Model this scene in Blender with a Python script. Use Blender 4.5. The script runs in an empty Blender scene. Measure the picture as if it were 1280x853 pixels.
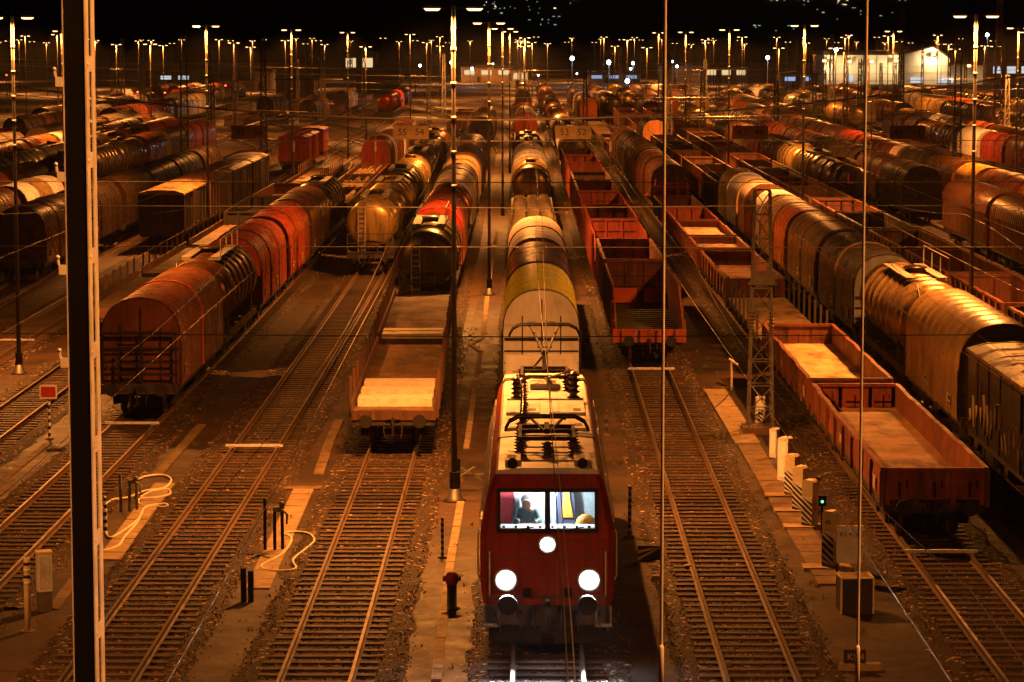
# Night view over a railway marshalling yard from a bridge.  Blender 4.5, Cycles.
# World: X to the right, Y along the tracks away from the camera, z = 0 is the top of the rails.
import bpy, math, random
from mathutils import Vector, Matrix
rnd = random.Random(11)
S = bpy.context.scene
COL = S.collection
PI = math.pi
R = math.radians

# ------------------------------------------------------------------ render / camera
S.render.engine = 'CYCLES'
S.cycles.use_denoising = True
S.cycles.max_bounces = 5
S.cycles.diffuse_bounces = 1
S.cycles.glossy_bounces = 3
S.cycles.transmission_bounces = 4
S.cycles.sample_clamp_indirect = 4.0
S.cycles.caustics_reflective = False
S.cycles.caustics_refractive = False
S.view_settings.view_transform = 'Standard'
S.view_settings.look = 'None'
S.view_settings.gamma = 1.0
S.view_settings.exposure = 0.0
S.view_settings.use_curve_mapping = False
S.render.resolution_x, S.render.resolution_y = 1024, 682

CAMH = 13.37
FPX = 3400.0
PITCH = math.atan(375.5 / FPX)
YAW = math.atan(25.0 / FPX)
cd = bpy.data.cameras.new('camera')
cam = bpy.data.objects.new('camera', cd)
COL.objects.link(cam)
cam.location = (0, 0, CAMH)
cam.rotation_euler = (PI / 2 - PITCH, 0, YAW)
cd.sensor_width = 36.0
cd.lens = FPX / 1280 * 36
cd.clip_start = 0.5
cd.clip_end = 9000
S.camera = cam
CROT = cam.rotation_euler.to_matrix()
GZ = -0.28                                   # ground level (rail top is 0)


def G(px, py, z=0.0):
    """the point of the plane at height z that the photograph shows at pixel (px, py)"""
    d = CROT @ Vector(((px - 640) / FPX, -(py - 426.5) / FPX, -1))
    t = (z - CAMH) / d.z
    return Vector((d.x * t, d.y * t, z))


def drift(D):
    t = max(0.0, D - 90.0)
    return -0.0055 * t * t / (t + 60.0)


def TX(x0, D):
    e = 0.0
    if x0 == -4.58:                         # this track bends a little away past the flat wagons
        u = min(1.0, max(0.0, (D - 85) / 50))
        e = -0.5 * u * u * (3 - 2 * u)
    return x0 + drift(D) + e


def TANG(x0, D):
    return -math.atan((TX(x0, D + 1) - TX(x0, D - 1)) / 2)


# ------------------------------------------------------------------ materials
def newmat(name):
    m = bpy.data.materials.new(name)
    m.use_nodes = True
    nt = m.node_tree
    for n in list(nt.nodes):
        nt.nodes.remove(n)
    out = nt.nodes.new('ShaderNodeOutputMaterial')
    return m, nt, out


class NT:
    def __init__(s, name):
        s.m, s.t, s.out = newmat(name)

    def n(s, typ, **kw):
        nd = s.t.nodes.new('ShaderNode' + typ)
        for k, v in kw.items():
            setattr(nd, k, v)
        return nd

    def l(s, a, b):
        s.t.links.new(a, b)

    def val(s, sock, v):
        if hasattr(v, 'is_output') or hasattr(v, 'links'):
            s.l(v, sock)
        else:
            sock.default_value = v

    def coords(s, scale=(1, 1, 1), rand=True, kind='Object'):
        tc = s.n('TexCoord')
        v = tc.outputs[kind]
        if rand:
            oi = s.n('ObjectInfo')
            mu = s.n('Math', operation='MULTIPLY')
            s.l(oi.outputs['Random'], mu.inputs[0])
            mu.inputs[1].default_value = 37.0
            ad = s.n('VectorMath', operation='ADD')
            s.l(v, ad.inputs[0])
            s.l(mu.outputs[0], ad.inputs[1])
            v = ad.outputs[0]
        mp = s.n('Mapping')
        s.l(v, mp.inputs['Vector'])
        mp.inputs['Scale'].default_value = scale
        return mp.outputs[0]

    def noise(s, co, scale, detail=5, rough=0.6):
        n = s.n('TexNoise')
        s.l(co, n.inputs['Vector'])
        n.inputs['Scale'].default_value = scale
        n.inputs['Detail'].default_value = detail
        n.inputs['Roughness'].default_value = rough
        return n.outputs['Fac']

    def ramp(s, f, a, b, ca=0.0, cb=1.0):
        r = s.n('MapRange')
        s.l(f, r.inputs['Value'])
        r.inputs['From Min'].default_value = a
        r.inputs['From Max'].default_value = b
        r.inputs['To Min'].default_value = ca
        r.inputs['To Max'].default_value = cb
        return r.outputs[0]

    def mix(s, f, a, b, blend='MIX'):
        x = s.n('MixRGB', blend_type=blend)
        s.val(x.inputs['Fac'], f)
        s.val(x.inputs['Color1'], a if not isinstance(a, tuple) else (*a, 1))
        s.val(x.inputs['Color2'], b if not isinstance(b, tuple) else (*b, 1))
        return x.outputs[0]

    def mul(s, a, b):
        x = s.n('Math', operation='MULTIPLY')
        s.val(x.inputs[0], a)
        s.val(x.inputs[1], b)
        return x.outputs[0]

    def finish(s, col, rough, metal=0.0, bump=None, bstr=0.3, bdist=0.02, spec=None):
        p = s.n('BsdfPrincipled')
        s.val(p.inputs['Base Color'], col if not isinstance(col, tuple) else (*col, 1))
        s.val(p.inputs['Roughness'], rough)
        s.val(p.inputs['Metallic'], metal)
        if spec is not None:
            p.inputs['Specular IOR Level'].default_value = spec
        if bump is not None:
            b = s.n('Bump')
            b.inputs['Strength'].default_value = bstr
            b.inputs['Distance'].default_value = bdist
            s.l(bump, b.inputs['Height'])
            s.l(b.outputs[0], p.inputs['Normal'])
        s.l(p.outputs[0], s.out.inputs['Surface'])
        return s.m


def paint(name, rough=0.5, metal=0.0, grime=0.65, rust=0.6, streak=(5, 5, 0.3), wave=None, fixed=None, bdist=0.015, lon=0.0):
    """weathered paint; the colour is the object's own colour (or a fixed one)"""
    t = NT(name)
    if fixed:
        base = t.mix(0.0, fixed, fixed)
        alpha = 1.0
    else:
        oi_ = t.n('ObjectInfo')
        base = oi_.outputs['Color']
        alpha = oi_.outputs['Alpha']
    co = t.coords((1, 1, 1))
    n1 = t.noise(co, 0.9, 6)
    c = t.mix(t.ramp(n1, 0.35, 0.7, 0.0, 0.6), base, t.mix(1.0, base, (0.42, 0.38, 0.33), 'MULTIPLY'))
    n2 = t.noise(t.coords(streak), 1.0, 5, 0.65)
    c = t.mix(t.mul(t.ramp(n2, 0.46, 0.68, 0.0, grime), alpha), c, (0.022, 0.012, 0.006))
    n4 = t.noise(t.coords((streak[0] * 1.7, streak[1] * 1.7, streak[2])), 1.3, 4)
    c = t.mix(t.ramp(n4, 0.6, 0.75, 0.0, 0.35), c, t.mix(0.5, base, (0.5, 0.42, 0.33)))
    n3 = t.noise(co, 2.7, 9, 0.7)
    c = t.mix(t.mul(t.ramp(n3, 0.60, 0.70, 0.0, rust), alpha), c, (0.12, 0.035, 0.01))
    rr = t.ramp(n1, 0.3, 0.7, max(0.05, rough - 0.14), min(1, rough + 0.16))
    bump = n3
    if wave:
        w = t.n('TexWave', wave_type='BANDS', bands_direction=wave[0])
        t.l(t.coords((1, 1, 1), rand=False), w.inputs['Vector'])
        w.inputs['Scale'].default_value = wave[1]
        bump = w.outputs['Fac']
    return t.finish(c, rr, metal, bump, 0.35, bdist)


def emit(name, col, strength):
    m, nt, out = newmat(name)
    e = nt.nodes.new('ShaderNodeEmission')
    e.inputs['Color'].default_value = (*col, 1)
    e.inputs['Strength'].default_value = strength
    nt.links.new(e.outputs[0], out.inputs['Surface'])
    return m


def plain(name, col, rough=0.6, metal=0.0, var=0.35, scale=4.0, spec=None):
    t = NT(name)
    co = t.coords((1, 1, 1))
    n = t.noise(co, scale, 6, 0.65)
    c = t.mix(t.ramp(n, 0.35, 0.7, 0, 1), tuple(x * (1 + var * 0.4) for x in col), tuple(x * (1 - var) for x in col))
    return t.finish(c, t.ramp(n, 0.3, 0.7, max(0, rough - 0.1), min(1, rough + 0.1)), metal, n, 0.25, 0.01, spec)


M = {}
M['paint'] = paint('weathered_paint', 0.5)
M['hood'] = paint('wagon_hood', 0.29, grime=0.62, rust=0.22, streak=(2.2, 1.2, 0.35), bdist=0.02)
M['hoodsheet'] = paint('wagon_hood_sheet', 0.36, 0.15, grime=0.45, rust=0.15, streak=(2.2, 1.2, 0.35))
M['tank'] = paint('tank_shell', 0.30, 0.5, grime=0.75, rust=0.3, streak=(3.0, 1.6, 0.35))
M['rustwall'] = paint('rusty_wagon_wall', 0.62, grime=0.85, rust=0.8, streak=(3.2, 3.2, 0.5))
M['floor'] = paint('wagon_floor', 0.75, grime=0.92, rust=0.3, streak=(1.0, 0.42, 1))
M['frame'] = paint('underframe', 0.65, fixed=(0.03, 0.02, 0.014), grime=0.5, rust=0.5)
M['dark'] = plain('dark_iron', (0.016, 0.012, 0.009), 0.75, spec=0.25)
M['rubber'] = plain('black_rubber', (0.012, 0.011, 0.01), 0.6)
M['galv'] = plain('galvanised_steel', (0.30, 0.28, 0.25), 0.5, 0.25)
M['galvpale'] = plain('pale_coated_steel', (0.62, 0.61, 0.62), 0.55)
M['polemetal'] = plain('lamp_pole_steel', (0.035, 0.03, 0.024), 0.5, 0.1)  # darkened so the lower pole reads as an unlit silhouette
M['polelit'] = plain('lamp_pole_lit_top', (0.13, 0.12, 0.105), 0.5, 0.1)  # the lamp's light on the pole top, put into a paler steel
M['polehalflit'] = plain('lamp_pole_half_lit', (0.045, 0.038, 0.03), 0.5, 0.1)  # fading lamplight further down the pole, put into the colour
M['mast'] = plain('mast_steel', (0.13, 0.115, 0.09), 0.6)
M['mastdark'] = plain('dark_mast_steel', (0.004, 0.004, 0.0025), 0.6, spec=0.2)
M['wire'] = plain('wire_copper', (0.40, 0.34, 0.28), 0.35, 0.7)
M['wiredark'] = plain('wire_dark', (0.06, 0.05, 0.04), 0.5, 0.4)
M['stonedark'] = plain('ballast_dark', (0.022, 0.012, 0.005), 0.85, 0, 0.6, 3)
M['stonemid'] = plain('ballast_brown', (0.052, 0.024, 0.008), 0.8, 0, 0.5, 3)
M['stonepale'] = plain('ballast_pale', (0.22, 0.12, 0.05), 0.75, 0, 0.5, 3)
M['oldred'] = plain('old_red_paint', (0.22, 0.022, 0.012), 0.6, 0, 0.5, 8)
M['weed'] = plain('weed_green', (0.045, 0.06, 0.018), 0.8)
M['weeddry'] = plain('weed_dry', (0.16, 0.11, 0.04), 0.8)
M['concrete'] = plain('concrete', (0.24, 0.165, 0.085), 0.85, 0, 0.4, 2.2)
M['concretedark'] = plain('stained_concrete', (0.12, 0.072, 0.032), 0.85, 0, 0.5, 1.5)
M['white'] = plain('white_plate', (0.80, 0.80, 0.82), 0.5, 0, 0.15, 5)
M['cream'] = plain('cream_cabinet', (0.74, 0.62, 0.40), 0.5, 0, 0.2, 5)
M['black'] = plain('black_marking', (0.012, 0.011, 0.01), 0.5)
M['yellow'] = plain('yellow_paint', (0.62, 0.42, 0.06), 0.5, 0, 0.2)
M['redplate'] = plain('red_plate', (0.5, 0.04, 0.02), 0.45, 0, 0.2)
M['signplate'] = plain('aged_sign_plate', (0.36, 0.26, 0.13), 0.6, 0, 0.3, 3)
M['signdark'] = plain('dull_sign_plate', (0.20, 0.13, 0.065), 0.6, 0, 0.3, 3)
M['hose'] = plain('pale_hose', (0.62, 0.52, 0.38), 0.6)
M['wood'] = paint('worn_planks', 0.75, fixed=(0.36, 0.22, 0.10), grime=0.6, rust=0.2, streak=(6, 0.3, 1))
M['plank'] = plain('new_planks', (0.66, 0.58, 0.44), 0.6, 0, 0.3, 3)
M['sack'] = plain('beige_sacks', (0.55, 0.42, 0.26), 0.8, 0, 0.45, 2.2)
M['locored'] = paint('locomotive_red', 0.36, fixed=(0.27, 0.024, 0.011), grime=0.55, rust=0.1)
M['locoroof'] = paint('locomotive_roof', 0.5, fixed=(0.70, 0.64, 0.62), grime=0.42, rust=0.12, streak=(1.6, 1.2, 1))
M['locogrey'] = paint('locomotive_apron', 0.5, fixed=(0.10, 0.09, 0.085), grime=0.4, rust=0.2)
M['locoband'] = plain('locomotive_dark_band', (0.02, 0.015, 0.013), 0.5)
M['insul'] = plain('brown_insulator', (0.05, 0.022, 0.012), 0.25)
M['cabwall'] = plain('cab_lining', (0.80, 0.84, 0.86), 0.7, 0, 0.1)
M['cabgrey'] = plain('cab_equipment', (0.30, 0.36, 0.37), 0.6)
M['skin'] = plain('skin', (0.56, 0.33, 0.23), 0.5, 0, 0.1)
M['hair'] = plain('grey_hair', (0.14, 0.13, 0.125), 0.7)
M['shirt'] = plain('dark_teal_jumper', (0.06, 0.10, 0.11), 0.8)
M['orange'] = plain('orange_cloth', (0.75, 0.30, 0.03), 0.7, 0, 0.25, 6)
M['navy'] = plain('dark_blue_cloth', (0.05, 0.06, 0.10), 0.8)
M['redcloth'] = plain('red_cloth', (0.65, 0.06, 0.07), 0.8)
M['wall'] = plain('pale_cladding', (0.62, 0.56, 0.46), 0.6, 0, 0.2, 0.3)
M['wallbrown'] = plain('brown_render', (0.30, 0.20, 0.11), 0.8, 0, 0.3, 0.3)
M['roofdark'] = plain('dark_roof', (0.03, 0.026, 0.022), 0.8)
M['hill'] = plain('hill_ground', (0.012, 0.014, 0.012), 0.95, 0, 0.5, 0.01)
M['lampglow'] = emit('sodium_lamp', (1.0, 0.55, 0.19), 7)
M['lampflare'] = emit('sodium_lamp_tilted', (1.0, 0.50, 0.10), 60)
M['led'] = emit('white_floodlight', (0.80, 0.93, 1.0), 30)
M['headlight'] = emit('headlight', (0.93, 0.96, 1.0), 260)
M['headglow'] = emit('headlight_reflector_glow', (0.75, 0.82, 0.95), 1.3)  # reflected glow painted as emission, softens the lens edge
M['headmid'] = emit('headlight_inner_ring', (0.85, 0.92, 1.0), 9)  # glow falloff across the lens, painted as emission
M['window_lit'] = emit('lit_window', (1.0, 0.72, 0.36), 0.9)
M['window_blue'] = emit('lit_blue_window', (0.42, 0.62, 1.0), 0.7)
M['window_white'] = emit('lit_white_window', (0.85, 0.92, 1.0), 0.7)
M['town'] = emit('town_window', (1.0, 0.70, 0.33), 3.0)
M['towncool'] = emit('town_window_cool', (0.75, 0.95, 0.9), 0.5)
M['redlamp'] = emit('red_signal', (1.0, 0.05, 0.02), 14)
M['greenlamp'] = emit('green_signal', (0.12, 1.0, 0.35), 3)


def glassmat():
    m, nt, out = newmat('window_glass')
    t = nt.nodes.new('ShaderNodeBsdfTransparent')
    g = nt.nodes.new('ShaderNodeBsdfGlossy')
    g.inputs['Roughness'].default_value = 0.05
    x = nt.nodes.new('ShaderNodeMixShader')
    x.inputs[0].default_value = 0.06
    nt.links.new(t.outputs[0], x.inputs[1])
    nt.links.new(g.outputs[0], x.inputs[2])
    nt.links.new(x.outputs[0], out.inputs['Surface'])
    return m


M['glass'] = glassmat()


def groundmat():
    t = NT('yard_ground')
    co = t.coords((1, 1, 1), rand=False)
    n1 = t.noise(co, 0.12, 6, 0.6)
    n2 = t.noise(co, 0.9, 8, 0.7)
    n3 = t.noise(co, 9.0, 4, 0.7)
    c = t.mix(t.ramp(n1, 0.35, 0.65), (0.050, 0.022, 0.006), (0.013, 0.0065, 0.0025))
    c = t.mix(t.ramp(n2, 0.45, 0.72, 0, 0.75), c, (0.11, 0.05, 0.013))
    c = t.mix(t.ramp(n3, 0.42, 0.7, 0, 0.6), c, (0.03, 0.018, 0.009))
    n5 = t.noise(t.coords((1.0, 0.12, 1), rand=False), 0.8, 5, 0.6)
    c = t.mix(t.ramp(n5, 0.56, 0.7, 0, 0.65), c, (0.022, 0.014, 0.008))
    v = t.n('TexVoronoi')
    t.l(co, v.inputs['Vector'])
    v.inputs['Scale'].default_value = 3.2
    c = t.mix(t.ramp(v.outputs['Distance'], 0.05, 0.10, 0.8, 0.0), c, (0.34, 0.21, 0.10))
    return t.finish(c, t.ramp(n2, 0.3, 0.7, 0.42, 0.85), 0, n3, 0.5, 0.03, 0.45)


def ballastmat():
    t = NT('ballast_stone')
    co = t.coords((1, 1, 1), rand=False)
    v = t.n('TexVoronoi')
    t.l(co, v.inputs['Vector'])
    v.inputs['Scale'].default_value = 11.0
    n1 = t.noise(co, 0.35, 6)
    n2 = t.noise(co, 4.0, 6, 0.7)
    sp = t.n('SeparateColor')
    t.l(v.outputs['Color'], sp.inputs[0])
    c = t.mix(t.ramp(sp.outputs[0], 0.15, 1.0), (0.004, 0.002, 0.001), (0.040, 0.019, 0.006))
    c = t.mix(t.ramp(n1, 0.4, 0.65, 0, 0.75), c, (0.035, 0.02, 0.010))
    c = t.mix(t.ramp(sp.outputs[1], 0.93, 0.97, 0, 0.85), c, (0.42, 0.27, 0.13))
    c = t.mix(t.ramp(n2, 0.5, 0.7, 0, 0.4), c, (0.012, 0.008, 0.005))
    b = t.n('MixRGB')
    b.inputs['Fac'].default_value = 0.4
    t.l(v.outputs['Distance'], b.inputs['Color1'])
    t.l(n2, b.inputs['Color2'])
    return t.finish(c, 0.8, 0, b.outputs[0], 1.0, 0.06, 0.3)


def pathmat():
    t = NT('asphalt_path')
    co = t.coords((1, 1, 1), rand=False)
    n1 = t.noise(co, 0.25, 6, 0.6)
    n2 = t.noise(co, 1.6, 8, 0.7)
    n3 = t.noise(t.coords((1, 0.1, 1), rand=False), 1.1, 5)
    c = t.mix(t.ramp(n1, 0.38, 0.62), (0.046, 0.020, 0.0055), (0.012, 0.006, 0.0024))
    c = t.mix(t.ramp(n2, 0.5, 0.7, 0, 0.5), c, (0.035, 0.021, 0.011))
    c = t.mix(t.ramp(n3, 0.55, 0.72, 0, 0.5), c, (0.026, 0.016, 0.009))
    v = t.n('TexVoronoi')
    t.l(co, v.inputs['Vector'])
    v.inputs['Scale'].default_value = 2.2
    c = t.mix(t.ramp(v.outputs['Distance'], 0.035, 0.07, 0.7, 0.0), c, (0.36, 0.22, 0.10))
    return t.finish(c, t.ramp(n2, 0.3, 0.7, 0.5, 0.85), 0, n2, 0.5, 0.02, 0.4)


M['ground'] = groundmat()
M['ballast'] = ballastmat()
M['path'] = pathmat()


def sleepermat():
    t = NT('sleeper')
    oi = t.n('ObjectInfo')
    n = t.noise(t.coords((1.2, 9, 9)), 2.0, 6, 0.7)
    c = t.mix(oi.outputs['Random'], (0.014, 0.007, 0.003), (0.085, 0.042, 0.015))
    c = t.mix(t.ramp(n, 0.42, 0.68, 0, 0.8), c, (0.025, 0.015, 0.008))
    return t.finish(c, 0.7, 0, n, 0.5, 0.02, 0.4)


M['sleeper'] = sleepermat()
M['railtop'] = plain('rail_running_surface', (0.19, 0.145, 0.10), 0.42, 0.6, 0.45, 1.5)
M['railside'] = plain('rail_rust', (0.075, 0.034, 0.014), 0.7, 0.1, 0.4, 2.0)


# ------------------------------------------------------------------ mesh helper
class MB:
    def __init__(s):
        s.v, s.f, s.mi, s.sm = [], [], [], []

    def add(s, vs, fs, m=0, smooth=False):
        b = len(s.v)
        s.v += [tuple(p) for p in vs]
        for f in fs:
            s.f.append(tuple(b + i for i in f))
            s.mi.append(m)
            s.sm.append(smooth)
        return s

    def box(s, x0, x1, y0, y1, z0, z1, m=0):
        return s.add([(x0, y0, z0), (x1, y0, z0), (x1, y1, z0), (x0, y1, z0), (x0, y0, z1), (x1, y0, z1), (x1, y1, z1), (x0, y1, z1)],
                     [(0, 3, 2, 1), (4, 5, 6, 7), (0, 1, 5, 4), (1, 2, 6, 5), (2, 3, 7, 6), (3, 0, 4, 7)], m)

    def bar(s, p0, p1, w, h=None, m=0, up=(0, 0, 1)):
        """a square bar from p0 to p1"""
        h = h or w
        p0, p1 = Vector(p0), Vector(p1)
        d = (p1 - p0).normalized()
        u = Vector(up)
        if abs(d.dot(u)) > 0.95:
            u = Vector((0, 1, 0))
        a = d.cross(u).normalized() * (w / 2)
        b = a.cross(d).normalized() * (h / 2)
        vs = [p + q for p in (p0, p1) for q in (-a - b, a - b, a + b, -a + b)]
        return s.add(vs, [(0, 3, 2, 1), (4, 5, 6, 7), (0, 1, 5, 4), (1, 2, 6, 5), (2, 3, 7, 6), (3, 0, 4, 7)], m)

    def tube(s, pts, r, n=6, m=0, r1=None, caps=True, smooth=True):
        pts = [Vector(p) for p in pts]
        k = len(pts)
        vs = []
        for i, p in enumerate(pts):
            d = (pts[min(i + 1, k - 1)] - pts[max(i - 1, 0)]).normalized()
            u = Vector((0, 0, 1)) if abs(d.z) < 0.9 else Vector((1, 0, 0))
            a = d.cross(u).normalized()
            b = a.cross(d)
            rr = r if r1 is None else r + (r1 - r) * i / (k - 1)
            for j in range(n):
                t = 2 * PI * j / n
                vs.append(p + a * (math.cos(t) * rr) + b * (math.sin(t) * rr))
        fs = []
        for i in range(k - 1):
            for j in range(n):
                j2 = (j + 1) % n
                fs.append((i * n + j, i * n + j2, (i + 1) * n + j2, (i + 1) * n + j))
        s.add(vs, fs, m, smooth)
        if caps:
            s.add(vs[:n], [tuple(reversed(range(n)))], m)
            s.add(vs[-n:], [tuple(range(n))], m)
        return s

    def prism(s, prof, y0, y1, m=0, smooth=False, caps=True, mcap=None):
        """profile of (x, z) extruded along y; closed outline"""
        n = len(prof)
        vs = [(x, y0, z) for x, z in prof] + [(x, y1, z) for x, z in prof]
        s.add(vs, [(i, (i + 1) % n, n + (i + 1) % n, n + i) for i in range(n)], m, smooth)
        if caps:
            s.add(vs[:n], [tuple(reversed(range(n)))], m if mcap is None else mcap)
            s.add(vs[n:], [tuple(range(n))], m if mcap is None else mcap)
        return s

    def lathe(s, rings, axis='y', c=(0, 0, 0), n=20, m=0, smooth=True, mats=None):
        """rings of (position along axis, radius)"""
        vs = []
        for (t, r) in rings:
            for j in range(n):
                a = 2 * PI * j / n
                p = (math.cos(a) * r, math.sin(a) * r)
                if axis == 'y':
                    vs.append((c[0] + p[0], c[1] + t, c[2] + p[1]))
                elif axis == 'z':
                    vs.append((c[0] + p[0], c[1] + p[1], c[2] + t))
                else:
                    vs.append((c[0] + t, c[1] + p[0], c[2] + p[1]))
        k = len(rings)
        base = len(s.v)
        s.v += vs
        for i in range(k - 1):
            mm = mats[i] if mats else m
            for j in range(n):
                s.f.append((base + i * n + j, base + i * n + (j + 1) % n, base + (i + 1) * n + (j + 1) % n, base + (i + 1) * n + j))
                s.mi.append(mm)
                s.sm.append(smooth)
        for ring, rev in ((0, True), (k - 1, False)):
            if rings[ring][1] > 1e-4:
                idx = [base + ring * n + j for j in range(n)]
                s.f.append(tuple(reversed(idx)) if rev else tuple(idx))
                s.mi.append(m)
                s.sm.append(False)
        return s

    def quad(s, a, b, c, d, m=0):
        return s.add([a, b, c, d], [(0, 1, 2, 3)], m)

    def mesh(s, name, mats):
        me = bpy.data.meshes.new(name)
        me.from_pydata(s.v, [], s.f)
        for k in (mats if isinstance(mats, (list, tuple)) else [mats]):
            me.materials.append(M[k])
        me.polygons.foreach_set('material_index', s.mi)
        me.polygons.foreach_set('use_smooth', s.sm)
        bm_fix(me)
        return me

    def obj(s, name, mats, parent=None, loc=None, rz=0.0, col=None):
        return link(name, s.mesh(name, mats), parent, loc, rz, col)


import bmesh


def bm_fix(me):
    b = bmesh.new()
    b.from_mesh(me)
    bmesh.ops.recalc_face_normals(b, faces=b.faces)
    b.to_mesh(me)
    b.free()
    me.update()


def link(name, data, parent=None, loc=None, rz=0.0, col=None):
    o = bpy.data.objects.new(name, data)
    COL.objects.link(o)
    if parent is not None:
        o.parent = parent
    if loc is not None:
        o.location = loc
    if rz:
        o.rotation_euler = (0, 0, rz)
    if col is not None:
        o.color = (*col[:3], col[3] if len(col) > 3 else (0.35 if min(col[0], col[1]) > 0.38 else 1))
    return o


def tag(o, label=None, cat=None, group=None, kind=None):
    if label:
        o['label'] = label
    if cat:
        o['category'] = cat
    if group:
        o['group'] = group
    if kind:
        o['kind'] = kind
    return o


def thing(name, label, cat, loc=(0, 0, 0), rz=0.0, group=None):
    return tag(link(name, None, None, loc, rz), label, cat, group)


def text_mesh(name, s, size, parent, loc, rot, mat, align='CENTER', extrude=0.004):
    cu = bpy.data.curves.new(name, 'FONT')
    cu.body = s
    cu.size = size
    cu.align_x = align
    cu.align_y = 'CENTER'
    cu.extrude = extrude
    cu.resolution_u = 3
    tmp = bpy.data.objects.new(name + '_curve', cu)
    me = bpy.data.meshes.new_from_object(tmp)
    bpy.data.objects.remove(tmp)
    bpy.data.curves.remove(cu)
    me.name = name
    me.materials.clear()
    me.materials.append(M[mat])
    for p in me.polygons:
        p.material_index = 0
    o = link(name, me, parent, loc)
    o.rotation_euler = rot
    return o


def spot(name, loc, power, col, size=150, blend=0.9, radius=0.25, rot=(0, 0, 0)):
    ld = bpy.data.lights.new(name, 'SPOT')
    ld.energy = power
    ld.color = col
    ld.spot_size = R(size)
    ld.spot_blend = blend
    ld.shadow_soft_size = radius
    o = bpy.data.objects.new(name, ld)
    COL.objects.link(o)
    o.location = loc
    o.rotation_euler = rot
    return o


def point(name, loc, power, col, radius=0.2):
    ld = bpy.data.lights.new(name, 'POINT')
    ld.energy = power
    ld.color = col
    ld.shadow_soft_size = radius
    o = bpy.data.objects.new(name, ld)
    COL.objects.link(o)
    o.location = loc
    return o


ORD = ['first', 'second', 'third', 'fourth', 'fifth', 'sixth', 'seventh', 'eighth', 'ninth', 'tenth', 'eleventh', 'twelfth', 'thirteenth',
       'fourteenth', 'fifteenth', 'sixteenth', 'seventeenth', 'eighteenth', 'nineteenth', 'twentieth', 'twenty-first', 'twenty-second',
       'twenty-third', 'twenty-fourth', 'twenty-fifth', 'twenty-sixth', 'twenty-seventh', 'twenty-eighth', 'twenty-ninth', 'thirtieth',
       'thirty-first', 'thirty-second', 'thirty-third', 'thirty-fourth', 'thirty-fifth', 'thirty-sixth', 'thirty-seventh', 'thirty-eighth',
       'thirty-ninth', 'fortieth', 'forty-first', 'forty-second', 'forty-third', 'forty-fourth', 'forty-fifth', 'forty-sixth']
SODIUM = (1.0, 0.312, 0.052)

# ------------------------------------------------------------------ world and moonlight
W = bpy.data.worlds.new('World')
S.world = W
W.use_nodes = True
wn = W.node_tree
for n in list(wn.nodes):
    wn.nodes.remove(n)
wo = wn.nodes.new('ShaderNodeOutputWorld')
wb = wn.nodes.new('ShaderNodeBackground')
sky = wn.nodes.new('ShaderNodeTexSky')
sky.sky_type = 'NISHITA'
sky.sun_disc = False
sky.sun_elevation = R(4)
sky.sun_rotation = R(200)
wb.inputs['Strength'].default_value = 0.0004
wn.links.new(sky.outputs[0], wb.inputs['Color'])
wn.links.new(wb.outputs[0], wo.inputs['Surface'])
sl = bpy.data.lights.new('moonlight', 'SUN')
sl.energy = 0.004
sl.color = (1, 0.9, 0.8)
sl.angle = R(0.5)
so = link('moonlight', sl)
so.rotation_euler = (R(60), 0, R(20))
# ------------------------------------------------------------------ ground, tracks, paths
gb = MB()
ys = [-60, 20, 60, 100, 200, 400, 800, 1600, 3200, 6000]
xs = [-4000, -800, -200, -60, 0, 60, 200, 800, 4000]
gv = [(x, y, GZ) for y in ys for x in xs]
nx = len(xs)
gb.add(gv, [(j * nx + i, j * nx + i + 1, (j + 1) * nx + i + 1, (j + 1) * nx + i) for j in range(len(ys) - 1) for i in range(nx - 1)])
tag(gb.obj('ground', 'ground'), kind='structure')

TRK = [-4.58, -9.18, -14.0, -18.8, -23.5, -28.2, -33.0, -37.7, -42.4, -47.1, -51.8, -56.5, -61.2, -66.0, -70.7, -75.4,
       0.35, 4.9, 10.75, 15.3, 19.9, 24.5, 29.1, 33.7, 38.3, 42.9, 47.5, 52.1, 56.7, 61.3, 65.9, 70.5, 75.1, 79.7, 84.3]


def ysamples(y0, y1):
    out, y = [], y0
    while y < y1:
        out.append(y)
        y += 12 if y < 250 else 40
    return out + [y1]


def strip_mesh(mb, x0, w, z, y0, y1, m=0, thick=0.0, wob=0.0):
    yy = ysamples(y0, y1)
    if wob and y0 < 130:
        yy = [y0 + 0.9 * i for i in range(int((130 - y0) / 0.9))] + [y for y in yy if y > 130]
    vs, fs = [], []
    for y in yy:
        a = rnd.uniform(-wob, wob)
        b = rnd.uniform(-wob, wob)
        vs += [(TX(x0, y) - w / 2 + a - thick, y, GZ - 0.02 if thick else z), (TX(x0, y) - w / 2 + a, y, z),
               (TX(x0, y) + w / 2 + b, y, z), (TX(x0, y) + w / 2 + b + thick, y, GZ - 0.02 if thick else z)]
    for i in range(len(yy) - 1):
        for j in range(3):
            if not thick and j != 1:
                continue
            fs.append((4 * i + j, 4 * i + j + 1, 4 * i + j + 5, 4 * i + j + 4))
    mb.add(vs, fs, m)


SLEEP = [MB().box(-1.25 + a, 1.25 + b, -0.105, 0.105, -0.30, -0.165 + c).mesh('sleeper', 'sleeper') for a, b, c in ((0, 0.02, 0), (0.03, 0, -0.008), (-0.04, -0.03, 0.006))]
RAILP = [(-0.07, -0.17), (0.07, -0.17), (0.07, -0.155), (0.012, -0.13), (0.012, -0.045), (0.036, -0.035), (0.036, -0.002), (-0.036, -0.002), (-0.036, -0.035), (-0.012, -0.045), (-0.012, -0.13), (-0.07, -0.155)]


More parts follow.
